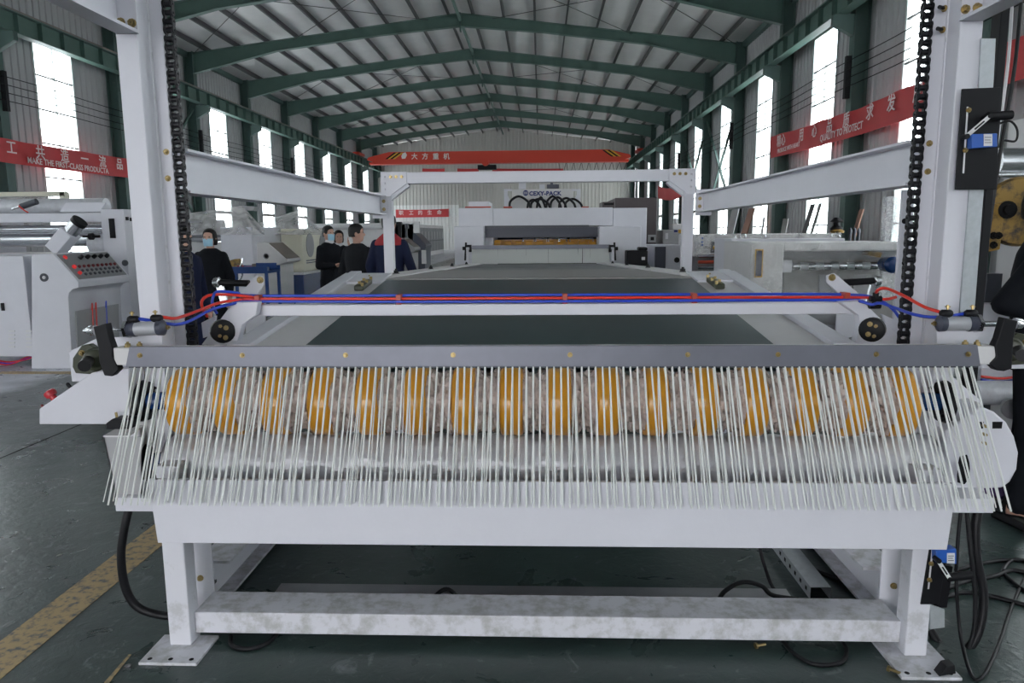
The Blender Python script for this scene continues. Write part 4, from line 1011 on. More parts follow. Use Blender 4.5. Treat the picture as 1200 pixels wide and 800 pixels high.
for k in range(10):
    q = at(583 + k * 12.3, 285, DY + .3); MB().cyl(q + V((-.06, 0, 0)), q + V((.06, 0, 0)), .05, n=14).build('amber_wheel', 'orange', dc)
for x0, x1 in ((613, 626), (628, 641), (643, 655), (656, 664), (668, 695)):
    a, c = at(x0, 279.5, DY + .1), at(x1, 279.5, DY + .1); MB().tube([a + V((0, 0, -.05)), a, c, c + V((0, 0, -.05))], .012, 6, smooth=False).build('steel_guard', 'steel', dc)
pbox(568, 690, 264, 266.5, DY - .1, .08, 'top_edge', 'darkgrey', dc)
for k in range(8):
    x0 = (597, 618, 622, 629, 640, 645, 655, 662)[k]; x1 = (622, 634, 645, 640, 658, 664, 675, 683)[k]; t_ = (230, 234, 233, 231, 230, 231, 232, 233)[k]
    dd = DY + .6 + .08 * k
    MB().tube([at(x0, 245, dd), at(x0 + 1.5, (245 + t_) / 2 - 2, dd), at(x0 + (x1 - x0) * .45, t_, dd), at(x1 - 3, (245 + t_) / 2 - 1, dd), at(x1, 245, dd)], .022, 8).build('ribbed_hose', 'rubber', dc)
for x0, x1 in ((545, 575), (590, 600), (682, 690)): pbox(x0, x1, 241.8, 243.6, DY + .35, .1, 'red_edge', 'clip', dc)
# brush in front of the die cutter
b2 = thing('far_brush', 'pale brush under a grey plate in front of the die cutter', 'brush', at(633, 308, 12.3))
pbox(553, 715, 287, 291.5, 12.25, .12, 'clamp_plate', 'greyplate', b2)
a, c = at(553, 291, 12.25), at(714, 291, 12.25); zl = at(633, 308.5, 12.25).z; zh = at(633, 291, 12.25).z
b = MB(); rb2 = random.Random(5)
for k in range(900):
    x = a.x + (c.x - a.x) * rb2.random(); y = 12.27 + .06 * rb2.random(); w = .0065
    dx = rb2.gauss(0, .008)
    b.add([(x - w, y, zh), (x + w, y, zh), (x + w + dx, y - .02, zl), (x - w + dx, y - .02, zl), (x, y + w * 1.5, zh), (x + dx, y - .02 + w * 1.5, zl)], [(0, 3, 2, 1), (1, 2, 5, 4), (4, 5, 3, 0)])
tag(b.build('bristles', 'bristle', b2), kind='stuff')
for px, s in ((549, -1), (717, 1)):
    q = at(px, 291, 12.25); b = MB(); b.obox(q, (.05, 0, 0), (0, .05, 0), (0, 0, .06)); b.cyl(q + V((s * -.02, 0, .0)), q + V((s * .1, 0, .0)), .03, n=10); b.build('pivot_block', 'black', b2)
    MB().bar(q + V((s * .04, 0, .1)), q + V((s * .06, 0, -.2)), .03, .03).build('lever', 'black', b2)
    MB().box(q.x - .02, q.x + .02, 12.05, 12.09, c2z(12.07) + .01, q.z).build('support_post', 'white', b2)
    MB().box(q.x - .02, q.x + .02, 12.05, 12.3, q.z - .02, q.z + .02).build('support_arm', 'white', b2)
# the white print unit behind it with the maker's sign
pu = thing('print_unit', 'pale print unit carrying a blue lettered sign behind the die cutter', 'machine', at(636, 320, 20))
pbox(600, 672, 221.5, 232.5, 20, .5, 'sign_board', 'offwhite', pu)
pbox(600, 676, 232.5, 320, 20.3, 2, 'body', 'offwhite', pu, 0, True)
for (x0, x1), s in (((590.5, 600), 1), ((670, 680.5), -1)):
    a, c = at(x0, 221.5, 20), at(x1, 221.5, 20); z1 = a.z
    MB().box(a.x, c.x, 20, 20.05, z1 - .05, z1).build('frame_bar', 'white', pu)
    xo = a.x if s > 0 else c.x - .1
    MB().box(xo, xo + .1, 20, 20.1, 0, z1 - .05).build('frame_post', 'white', pu)
    MB().prism([(a.x, 20.02, z1 - .05), (a.x + .06, 20.02, z1 - .05), (c.x, 20.02, z1 - .45), (c.x - .06, 20.02, z1 - .45)] if s > 0 else [(c.x, 20.02, z1 - .05), (c.x - .06, 20.02, z1 - .05), (a.x, 20.02, z1 - .45), (a.x + .06, 20.02, z1 - .45)], (0, .03, 0)).build('frame_brace', 'white', pu)
text('lettering', 'CEXY-PACK', .155, at(620, 229, 19.99), (1, 0, 0), (0, 0, 1), 'printblue', pu, .01, space=1.05, bold=.006)
q = at(616, 226, 19.985)
b = MB(); b.lathe(q, (0, 1, 0), [(0, .075), (.01, .075)], 18); lg = b.build('maker_logo', 'printblue', pu)
for dz in (-.02, .02): MB().box(q.x - .06, q.x + .06, q.y - .004, q.y, q.z + dz - .007, q.z + dz + .007).build('logo_bar', 'label', lg)
pbox(608, 616, 213, 221.5, 20.2, .3, 'sensor_box', 'white', pu); pbox(632, 638.5, 216, 221.5, 20.2, .2, 'sensor_box', 'white', pu)
pbox(641, 655, 216, 220.5, 20.2, .2, 'sensor_head', 'slate', pu); pbox(645, 648, 212, 216, 20.2, .1, 'sensor_stem', 'slate', pu)

# ------------------------------------------------------------------ to the right of the die cutter
tc_ = thing('brown_cabinet', 'tall brown cabinet with a round fan grille right of the die cutter', 'cabinet', at(745, 318, 17))
pbox(720.5, 769, 231.5, 320, 17, 2.2, 'body', 'brown', tc_, .01, True)
q = at(745, 255, 17)
fg = MB().lathe(q, (0, -1, 0), [(0, .20), (.02, .20), (.02, .17), (.005, .17)], 24).build('fan_ring', 'darkgrey', tc_)
for k in range(8):
    g = k * math.pi / 4; MB().cyl(q + V((.11 * math.cos(g), -.006, .11 * math.sin(g))), q + V((.11 * math.cos(g), -.014, .11 * math.sin(g))), .03, n=8).build('fan_hole', 'greyboard', fg)
pbox(760, 768.5, 275, 284, 16.9, .1, 'switch_panel', 'lightgrey', tc_); pbox(762.5, 766.5, 277.5, 281.5, 16.88, .03, 'switch_knob', 'black', tc_)
t = thing('dark_box', 'small dark brown box on top of the machine line left of the brown cabinet', 'box', at(713, 243, 17.5))
pbox(706, 720, 236.5, 246, 16.0, .8, 'body', 'brown', t); pbox(708, 719, 238, 240, 15.98, .03, 'lid_edge', 'blackmatte', t); pbox(706, 720, 246, 320, 16.1, .6, 'stand', 'brown', t, 0, True)
t = thing('black_motor', 'black motor housing with a small paper label beside the right die cutter cabinet', 'motor', at(747, 314, 12.3))
pbox(735, 759, 293.5, 311, 12.2, .4, 'housing', 'black', t, .02); pbox(749, 759, 289.5, 293.5, 12.25, .3, 'terminal_box', 'black', t, .02)
pbox(752, 756, 301, 304.5, 12.185, .02, 'paper_label', 'label', t); pbox(739, 757, 311, 320, 12.22, .36, 'base', 'darkgrey', t, 0, True)
t = thing('white_cabinet', 'white cabinet with a dark glass door and round gauge by the portal post', 'cabinet', at(785, 320, 13.5))
pbox(766, 800, 287, 322, 13.5, 1.2, 'body', 'white', t, .01, True); pbox(767.5, 780, 289, 318, 13.47, .035, 'glass_door', 'slate', t)
q = at(793, 304.5, 13.5); MB().lathe(q, (0, -1, 0), [(0, .05), (.02, .05), (.02, .03), (.01, .028)], 18).build('gauge', 'black', t)
t = thing('grey_feeder', 'grey machine head with blue and yellow tags behind the white cabinet', 'machine', at(790, 320, 18))
pbox(776, 812, 269, 320, 18, 2, 'body', 'lightgrey', t, .02, True); pbox(780, 783, 273, 280, 17.98, .03, 'panel', 'label', t)
pbox(790, 794, 269.5, 272, 17.98, .03, 'blue_tag', 'printblue', t); pbox(795, 799, 269, 273, 17.98, .03, 'yellow_tag', 'craneyellow', t)
pbox(788, 800, 262, 269, 18.2, .5, 'head', 'offwhite', t, .02); pbox(791, 795, 256, 262, 18.3, .2, 'valve', 'label', t, .02)

# film-wrapped machines on the right
wa = thing('wrapped_press', 'film wrapped grey press with yellow knobs behind the right portal post', 'machine', at(850, 330, 12))
pbox(815, 985, 274, 300, 12.2, 1.5, 'body', 'offwhite', wa, .02); pbox(815, 985, 300, 330, 12.8, .8, 'lower_body', 'midgrey', wa, 0, True)
pbox(833, 856, 283, 296, 12.17, .05, 'opening', 'darkgrey', wa)
for k in range(4):
    q = at(838 + 5 * k, 290, 12.13); MB().lathe(q, (0, -1, 0), [(0, .035), (.03, .035), (.05, .02)], 12).build('yellow_knob', 'craneyellow', wa)
for y0 in (300, 307, 313, 318): 
    a, c = at(818, y0, 12.1), at(858, y0, 12.1); MB().cyl(a, c, .028, n=14).build('roller', 'steel' if y0 != 307 else 'clip', wa)
pbox(815, 858, 321, 330, 12.0, .4, 'teal_strip', 'teal', wa)
for k, (x, y) in enumerate(((822, 278), (822, 282.5), (822, 286))): pbox(x, x + 2, y, y + 2, 12.18, .03, 'button', 'bluepaint', wa)
pbox(814, 985, 273, 300, 12.16, .01, 'stretch_film', 'filmlight', wa)
wp = thing('white_press_post', 'white machine post with an amber strip window and lifting eyes', 'machine', at(868, 335, 10.5))
pbox(856, 882, 279.5, 345, 10.5, 1.0, 'post', 'white', wp, .01, True); pbox(857.5, 861.5, 284, 307.5, 10.47, .035, 'amber_window', 'craneyellow', wp)
for x in (865, 871):
    q = at(x, 277, 10.6); MB().tube([q + V((.035 * math.cos(g), 0, .035 * math.sin(g))) for g in [k * math.pi / 4 for k in range(9)]], .009, 6, 3).build('lifting_eye', 'steel', wp)
pbox(882, 990, 279.5, 285, 10.5, .5, 'top_beam', 'white', wp, .01)
for x in (895, 973, 982):
    q = at(x, 277.5, 10.6); MB().tube([q + V((.03 * math.cos(g), 0, .03 * math.sin(g))) for g in [k * math.pi / 4 for k in range(9)]], .008, 6, 3).build('lifting_eye', 'steel', wp)
WB = 9.0
wb = thing('wrapped_slitter', 'film wrapped slitting machine with a banded chrome roller, right of the conveyor', 'machine', at(965, 350, WB))
pbox(881, 918, 284, 352, WB, 1.4, 'side_cabinet', 'offwhite', wb, .02, True); pbox(918, 1075, 284, 294, WB, 1.4, 'top_cover', 'offwhite', wb, .02)
pbox(918, 1075, 294, 355, WB + 1.0, .3, 'back_panel', 'greyboard', wb, 0, True); pbox(918, 1075, 294, 304, WB + .5, .5, 'inner_hood', 'midgrey', wb)
pbox(885, 894, 292, 325, WB - .02, .03, 'amber_frame', 'craneyellow', wb); pbox(886.2, 892.8, 293.5, 323.5, WB - .035, .03, 'dark_window', 'slate', wb)
a, c = at(928, 312, WB + .3), at(1055, 311, WB + .3); c.z = a.z
for k in range(14):
    u0, u1 = k / 14, (k + 1) / 14; MB().cyl(a.lerp(c, u0), a.lerp(c, u1), .047, n=18).build('roller_segment', 'steel' if k % 2 == 0 else 'galv', wb)
pbox(917, 928, 305, 319, WB + .2, .03, 'bearing_plate', 'white', wb); 
q = at(1022, 297, WB + .4); MB().obox(q, (.08, 0, -.02), (0, .08, 0), (.01, 0, .03)).build('nip_handle', 'rustyellow', wb)
q = at(1044, 310, WB - .1); MB().lathe(q, (0, -1, 0), [(-.15, .09), (.05, .1), (.09, .07), (.1, .03)], 18).build('wrapped_motor', 'bluedark', wb)
for x0, x1 in ((960, 985), (1000, 1020)): pbox(x0, x1, 322, 350, WB + .97, .03, 'panel_patch', 'lightgrey', wb)
def fnf(x0, x1, y0, y1, Y):
    a_, c_ = at(x0, y0, Y), at(x1, y1, Y)
    return lambda u, v: V((a_.x + (c_.x - a_.x) * u, Y - .02 - .015 * math.sin(u * 23 + v * 7) * math.sin(v * 11 + u * 5), c_.z + (a_.z - c_.z) * v))
MB().grid(fnf(879, 1078, 285, 352, WB - .04), 40, 16).build('stretch_film', 'filmlight', wb)
pbox(1036, 1051, 230, 352, 9.6, .12, 'white_mast', 'film', wb)
for y in (258, 308):
    q = at(1061, y, 3.0); 
# column-side rail of the stacker seen left of the right chain
sg_ = thing('side_guard', 'white slotted side guard just left of the right chain', 'guard', at(1058, 380, 3.2))
pbox(1052, 1066, 222, 402, 3.2, .02, 'guard_plate', 'white', sg_, .002)
for y in (259, 308): 
    q = at(1060, y, 3.2); MB().lathe(q, (0, -1, 0), [(0, .012), (.002, .012)], 12).build('guard_hole', 'blackmatte', sg_)
pbox(1054, 1066, 287, 293, 3.19, .02, 'guard_rib', 'white', sg_)

# boards leaning on the right wall
def board(label, px, py_t, Y, w, m, lean=.35, t=.03, tilt=0.0):
    x = XR - .75; top = at(px, py_t, Y).z; 
    xt = x + .2; b = MB()
    b.prism([(xt - lean, Y - w / 2 + tilt, 0), (xt, Y - w / 2, top), (xt, Y + w / 2, top), (xt - lean, Y + w / 2 + tilt, 0)], (-t, 0, 0))
    return tag(b.build('leaning_board', m), label, 'board', 'boards leaning on the right wall')
board('narrow red brown plank leaning on the wall beside the yellow valve', 1013, 245, 19.2, .22, 'wood', .5)
board('dark grey board leaning against the window right of the grey sheet', 953, 239, 22.6, .3, 'darkboard', .5, tilt=.35)
board('thin grey board leaning right of the dark grey one', 959, 238, 22.0, .16, 'greyboard', .5, tilt=.3)
board('short grey sheet standing left of the window', 926, 256, 25.0, .5, 'greyboard', .25)
board('wide red brown sheet leaning in front of the barred window', 890, 244, 29.0, .8, 'wood', .5, tilt=.6)
board('pale narrow strip standing left of the short grey sheet', 902, 254, 27.4, .18, 'offwhite', .2)
board('pale sheet in a green frame leaning against the column', 866, 245, 31.4, 1.1, 'lightgrey', .4, tilt=.4)
q = at(980, 272, 18.4)
vv = thing('valve_stand', 'black hydrant with a yellow handwheel beside the red brown plank', 'valve', (q.x, 18.4, 0))
MB().cyl((q.x, 18.4, 0), (q.x, 18.4, q.z), .08, n=14).build('stand_pipe', 'black', vv); MB().lathe((q.x, 18.4, q.z), (0, 0, 1), [(0, .14), (.1, .15), (.16, .08), (.24, .08), (.26, .16), (.3, .12), (.36, .06)], 16).build('hydrant_head', 'black', vv)
MB().lathe((q.x, 18.35, q.z - .02), (0, 0, 1), [(0, .15), (.05, .17), (.09, .1)], 14).build('handwheel', 'rustyellow', vv)
for k, px in enumerate((996, 1001, 1006)):
    q = at(px, 279, 18.6); t = thing('pipe_fitting', ('leftmost', 'middle', 'rightmost')[k] + ' dark upright fitting in the row left of the red brown plank', 'fitting', (q.x, 18.6, 0), 'dark fittings by the wall')
    MB().cyl((q.x, 18.6, 0), (q.x, 18.6, q.z + .1), .035, n=10).build('stem', 'darkgrey', t); MB().lathe((q.x, 18.6, q.z + .1), (0, 0, 1), [(0, .036), (.06, .05), (.13, .03), (.16, .01)], 12).build('cap', 'darkgrey', t)

# roll stand at the right edge
rs = thing('roll_stand', 'roll stand with a worn yellow and black cast disc at the right edge', 'machine', at(1190, 480, 4.4))
RSY = 4.4
a = at(1166, 190, RSY + .3); MB().cyl(a, a + V((1.4, 0, 0)), .085, n=28).build('upper_roll', 'steel', rs)
a2 = at(1163, 205, RSY + .25); MB().cyl(a2, a2 + V((1.4, 0, 0)), .022, n=16).build('tie_bar', 'steel', rs)
q = at(1192, 248, RSY)
dk = MB().lathe(q, (-.15, -1, 0), [(-.05, .19), (.02, .2), (.05, .185), (.055, .08)], 36).build('cast_disc', 'rustyellow', rs)
MB().lathe(q + V((-.1, -.06, .01)), (-.15, -1, 0), [(-.02, .05), (.02, .05), (.025, .03), (.05, .028)], 16).build('disc_bolt', 'blackmatte', dk)
MB().prism([at(x, y, RSY - .07) for x, y in ((1160, 240), (1178, 236), (1172, 292), (1156, 296))], (0, .04, 0)).build('disc_arm', 'rustyellow', rs, bev=.004)
for x, y in ((1164, 276), (1170, 276), (1164, 287)): bolt(at(x, y, RSY - .07), (0, -1, 0), .016, rs, 'blackmatte')
MB().box(at(1150, 360, 4.9).x, at(1260, 360, 4.9).x, 4.9, 5.0, at(1180, 376, 4.9).z, at(1180, 356, 4.9).z).build('white_beam', 'white', rs)
MB().box(at(1150, 430, 4.6).x, at(1260, 430, 4.6).x, 4.6, 4.7, at(1180, 447, 4.6).z, at(1180, 428, 4.6).z).build('white_beam', 'white', rs)
a = at(1140, 460, 4.5); MB().cyl(a, a + V((.8, 0, 0)), .075, n=24).build('wrapped_roll', 'filmroll', rs)
a = at(1186, 478, 4.3); MB().lathe(a, (-.3, -1, 0), [(-.1, .03), (0, .062), (.03, .062), (.031, .025), (.02, .024)], 20).build('flanged_roll', 'dullsteel', rs)
for m_, dz in (('redhose', 0), ('bluehose', -.02)):
    a = at(1150, 441, 4.55) + V((0, 0, dz)); MB().tube([a, a + V((.12, 0, -.012)), a + V((.25, 0, .0)), a + V((.5, 0, .01))], .008, 8).build('hose', m_, rs)
MB().box(at(1205, 400, 4.7).x, at(1205, 400, 4.7).x + .15, 4.7, 5.1, 0, 2.3).build('upright', 'offwhite', rs)
MB().box(at(1150, 400, 5.02).x, at(1205, 400, 5.02).x + .15, 5.02, 5.1, 0, 1.3).build('lower_panel', 'darkgrey', rs)

# ------------------------------------------------------------------ machines on the left
CYL = 8.5
cc = thing('control_console', 'white control console with a sloping grey button panel at the left edge', 'console', at(60, 430, CYL))
prof = [(37, 432), (37, 298), (62, 297), (92, 330), (92, 337), (85, 339), (81, 343), (80, 348), (85, 432)]
pw = [at(x, y, CYL) for x, y in prof]
for p in (pw[0], pw[-1]): p.z = 0.0
CD = 1.1
MB().prism(pw, (0, CD, 0)).build('housing', 'white', cc, .006)
MB().box(at(-60, 350, CYL + .06).x, pw[0].x - .002, CYL + .06, CYL + CD, .14, pw[1].z - .02).build('cabinet', 'white', cc, .006)
e0, e1 = pw[2], pw[3]; ed = (e1 - e0); nrm = V((-ed.z, 0, ed.x)).normalized(); 
if nrm.z < 0: nrm = -nrm
def pan(u, v, h=0.0): return e0 + ed * u + V((0, CD * v, 0)) + nrm * h
pn = MB().prism([pan(.05, .04), pan(.93, .04), pan(.93, .96), pan(.05, .96)], nrm * .008).build('button_panel', 'midgrey', cc)
def knob(u, v, r, h, m, name): MB().lathe(pan(u, v, .008), nrm, [(0, r), (h * .7, r), (h, r * .7)], 10).build(name, m, pn)
knob(.17, .12, .028, .02, 'redlamp', 'indicator')
for k in range(5): knob(.22, .36 + .125 * k, .026, .05, 'black', 'rotary_knob')
knob(.52, .12, .026, .03, 'redlamp', 'red_button')
for k in range(9): knob(.52, .21 + .085 * k, .02, .025, 'darkred', 'red_button')
knob(.74, .12, .024, .03, 'redlamp', 'red_button')
for r_i in range(2):
    for k in range(9): knob(.66 + .13 * r_i, .21 + .085 * k, .019, .018, 'darkgrey', 'grey_button')
# recess on the operator side
xf = pw[-1].x; xt = pw[-2].x
MB().prism([V((xf + .004, CYL + .1, .15)), V((xf + .004, CYL + CD - .1, .15)), V((xt + .004, CYL + CD - .1, pw[-2].z - .18)), V((xt + .004, CYL + .1, pw[-2].z - .18))], (.012, 0, 0)).build('service_panel', 'lightgrey', cc)
for v, m_ in ((.35, 'redhose'), (.42, 'redhose'), (.62, 'bluehose')):
    y = CYL + CD * v; MB().tube([(xt + .03, y, pw[-2].z - .2), (xf + .06, y + .03, .75), (xf + .05, y + .02, .45)], .007, 6).build('hose', m_, cc)
q = at(52, 325, CYL); MB().lathe(q, (0, -1, 0), [(0, .05), (.012, .05), (.012, .035), (.003, .032)], 20).build('round_vent', 'darkgrey', cc); MB().lathe(q + V((0, -.002, 0)), (0, -1, 0), [(0, .02), (.01, .02)], 14).build('vent_hub', 'label', cc)
for x0 in (10, 30):
    for k in range(5): pbox(x0, x0 + 7, 387 + 4.6 * k, 388.8 + 4.6 * k, CYL + .05, .02, 'louvre', 'label', cc)
pbox(1, 4, 355, 364, CYL + .04, .03, 'lock', 'black', cc)
for k, (m_, dy) in enumerate((('redhose', 0), ('redhose', 3), ('bluehose', 1.5))):
    tag(MB().tube([at(-20, 418 + dy, CYL + .2), at(8, 424 + dy, CYL + .2), at(30, 421 - dy * .5, CYL + .25), at(42, 416, CYL + .3)], .012, 6).build('hose', m_), ('upper red', 'lower red', 'blue')[k] + ' hose under the white console at the left edge', 'hose')
# laminator behind the console
LMY = 10.6
la = thing('laminator', 'white laminating machine with chrome rollers behind the control console', 'machine', at(75, 400, LMY))
pbox(-60, 124, 250, 260.5, LMY, .2, 'top_beam', 'white', la, .006)
pbox(125, 152, 245, 420, LMY - .1, 1.2, 'side_frame', 'white', la, .01, True); pbox(128, 134, 256, 279, LMY - .12, .03, 'dark_slot', 'black', la)
pbox(-60, -30, 245, 420, LMY, 1.2, 'side_frame', 'white', la, .01, True)
pbox(-60, 125, 296, 420, LMY + .5, .4, 'lower_panel', 'offwhite', la, 0, True)
for y, r_, m_ in ((269, .06, 'steel'), (281, .11, 'steel'), (243, .12, 'filmroll')):
    a, c = at(-40, y, LMY + .35), at(125, y, LMY + .35); MB().cyl(a, V((c.x, c.y, a.z)), r_, n=24).build('roller', m_, la)
a = at(108, 285, LMY + .2); MB().cyl(a, a + V((.6, 0, 0)), .14, n=24).build('film_roll', 'filmroll', la)
pbox(-60, 75, 225, 230, LMY + .6, .1, 'cream_beam', 'cream', la); pbox(71, 77, 225, 260, LMY + .6, .12, 'cream_post', 'cream', la)
quad(((70, 248), (77, 237.5), (124, 237), (117, 248)), LMY - .02, .03, 'cover_flap', 'white', la)
pbox(0, 72, 230, 248, LMY + .75, .02, 'film_sheet', 'filmheavy', la)
p0, p1 = at(25, 242, LMY - .05), at(43, 236, LMY - .05); MB().cyl(p0, p1, .045, n=14).build('air_cylinder', 'darkgrey', la); MB().cyl(p0, at(14, 245, LMY - .05), .015, n=8).build('cylinder_rod', 'steel', la)
MB().tube([at(22, 241, LMY - .1), at(28, 246, LMY - .1), at(33, 249, LMY - .1)], .01, 6).build('hose', 'redhose', la)
p0, p1 = at(66, 292, LMY - .4), at(86, 268, LMY - .4); d = (p1 - p0).normalized()
MB().obox((p0 * .6 + p1 * .4), d * .18, (0, .12, 0), d.cross(V((0, 1, 0))) * .1).build('gear_box', 'white', la, bev=.01); MB().cyl(p0 + d * .18 * 1.2, p1 + d * .12, .10, n=18).build('drive_motor', 'steel', la); MB().cyl(p1 + d * .1, p1 + d * .16, .11, n=18).build('motor_cap', 'black', la)
q = at(105, 277, LMY - .2); MB().lathe(q, (1, 0, 0), [(-.1, .015), (0, .015), (0, .05), (.05, .05), (.05, .02), (.15, .02)], 12).build('hand_knob', 'black', la)
for x, y in ((147, 254), (152, 255)): pbox(x, x + 2.5, y, y + 4, LMY - .12, .03, 'button', 'black', la)
q = at(147, 308, LMY - .1); MB().lathe(q, (0, -1, 0), [(0, .045), (.02, .045), (.03, .03)], 16).build('port', 'darkgrey', la)
# film-wrapped machine behind the masked woman
w1 = thing('wrapped_coater', 'white coating machine under loose clear film behind the masked woman', 'machine', at(270, 345, 14.5))
pbox(260, 297, 266, 345, 14.5, 1.6, 'body', 'white', w1, .02, True)
for y, r_ in ((264, .1), (272, .12), (280, .06)): 
    a, c = at(205, y, 14.8), at(262, y, 14.8); MB().cyl(a, V((c.x, c.y, a.z)), r_, n=18).build('roller', 'dullsteel', w1)
pbox(190, 262, 284, 345, 15.2, .6, 'lower_body', 'offwhite', w1, 0, True)
def tent(pts, Y, D, n=16):
    """loose film draped over a ridge: pts = outline of the upper edge, left to right, then the hem height"""
    (xa_, ya_), (xb_, yb2), (xc_, yc_), yh = pts
    def fn(u, v):
        if u < .5: px_ = xa_ + (xb_ - xa_) * u * 2; py_ = ya_ + (yb2 - ya_) * u * 2
        else: px_ = xb_ + (xc_ - xb_) * (u - .5) * 2; py_ = yb2 + (yc_ - yb2) * (u - .5) * 2
        py_ = py_ + (yh - py_) * (1 - v); yy = Y - .1 + (D * .35) * v + .05 * math.sin(u * 17 + v * 9)
        return at(px_, py_, yy)
    return MB().grid(fn, 24, n)
tent(((205, 252), (284, 241), (310, 270), 275), 14.4, 2).build('film_cover', 'filmtent', w1)
quad(((284, 241), (298, 242), (296, 247), (284, 246)), 15.0, .3, 'ridge_box', 'lightgrey', w1)
c2_ = thing('film_console', 'grey sloping console wrapped in film right of the blue tool cart', 'console', at(325, 345, 12.5))
pr = [at(x, y, 12.5) for x, y in ((301, 347), (301, 284), (313, 284), (336, 304), (336, 307), (327, 310), (327, 347))]
for p in (pr[0], pr[-1]): p.z = 0
MB().prism(pr, (0, .75, 0)).build('housing', 'offwhite', c2_, .01)
e0, e1 = pr[2], pr[3]; ed = e1 - e0; nr2 = V((-ed.z, 0, ed.x)).normalized(); nr2 = nr2 if nr2.z > 0 else -nr2
MB().prism([e0 + ed * .06 + V((0, .04, 0)), e0 + ed * .95 + V((0, .04, 0)), e0 + ed * .95 + V((0, .71, 0)), e0 + ed * .06 + V((0, .71, 0))], nr2 * .01).build('panel', 'winbrown', c2_)
MB().lathe(at(312, 300, 12.5), (0, -1, 0), [(0, .05), (.01, .05), (.01, .035), (.0, .03)], 16).build('round_vent', 'midgrey', c2_)
w2 = thing('wrapped_unwinder', 'cream machine with blue base band and two oval vents under clear film', 'machine', at(350, 345, 16))
pbox(330, 355, 268, 319, 16, 2.1, 'body', 'cream', w2, .02); pbox(329, 356, 322, 345, 15.98, 2.14, 'base', 'bluedark', w2, .01, True); pbox(329, 356, 319, 322, 16, 2.1, 'base_gap', 'label', w2)
xb2 = at(355, 300, 16).x
for y in (16.5, 17.5):
    z = 1.35; MB().lathe((xb2, y, z), (1, 0, 0), [(0, .27), (.02, .27), (.02, .2)], 24).build('oval_vent', 'midgrey', w2)
for k in range(2): MB().box(xb2 - .3, xb2 + .02, 16.2, 18, .95 + .05 * k, .97 + .05 * k).build('trim_line', 'bluedark', w2)
tent(((300, 262), (350, 246), (378, 270), 275), 15.9, 3).build('film_cover', 'filmtent', w2)
pbox(302, 330, 268, 345, 18.2, 1, 'rear_body', 'lightgrey', w2, .02, True)
# blue tool cart
TY_ = 10.6
tc2 = thing('tool_cart', 'blue steel tool cart in front of the film wrapped machines', 'cart', at(290, 345, TY_))
zt_ = at(290, 318, TY_).z; xa_, xb_ = at(258, 318, TY_).x, at(313, 318, TY_).x
MB().box(xa_, xb_, TY_, TY_ + .55, zt_ - .03, zt_).build('tray', 'cartblue', tc2)
for y in (TY_, TY_ + .54): MB().box(xa_, xb_, y, y + .012, zt_, zt_ + .07).build('tray_rim', 'cartblue', tc2)
for x in (xa_, xb_ - .04):
    for y in (TY_, TY_ + .5): MB().box(x, x + .04, y, y + .04, 0, zt_ - .03).build('leg', 'cartblue', tc2)
MB().box(xa_, xb_, TY_, TY_ + .55, .3, .33).build('shelf', 'cartblue', tc2); MB().box(xb_ - .2, xb_ + .1, TY_ + .1, TY_ + .13, zt_ + .06, zt_ + .12).build('handle', 'cartblue', tc2)
def on_cart(name, label, cat, px0, px1, py0, m, d=.15, tilt=0.0, y=TY_ + .15):
    a_, c_ = at(px0, py0, y), at(px1, py0, y); h = a_.z - zt_
    b = MB(); b.obox(((a_.x + c_.x) / 2, y + d / 2, zt_ + h / 2), ((c_.x - a_.x) / 2, 0, tilt * (c_.x - a_.x) / 2), (0, d / 2, 0), (-tilt * h / 2, 0, h / 2)); return tag(b.build(name, m, bev=.004), label, cat)
on_cart('cardboard_box', 'olive brown open box on the blue tool cart', 'box', 265, 277, 305, 'rustyellow', .2, .25)
on_cart('red_case', 'small red case beside the olive box on the tool cart', 'case', 277.5, 281, 311, 'redplastic')
on_cart('pink_cloth', 'folded pink cloth in the middle of the tool cart', 'cloth', 286, 294, 312, mat('pink_cloth', (.5, .25, .38), .8))
on_cart('brown_parts_tray', 'brown tray of parts at the right end of the tool cart', 'tray', 295, 304, 309, 'winbrown')
on_cart('steel_part', 'grey steel part at the far right of the tool cart', 'part', 305, 311, 312, 'dullsteel')
q = at(282, 312, TY_ + .05)
tag(MB().tube([q + V((.03, 0, .12)), q + V((.02, -.02, .03)), q + V((-.02, -.03, -.05)), q + V((.03, -.03, -.12)), q + V((-.03, -.03, -.22))], .014, 6).build('chrome_clamp', 'steel'), 'chrome clamp hanging over the edge of the tool cart', 'clamp')
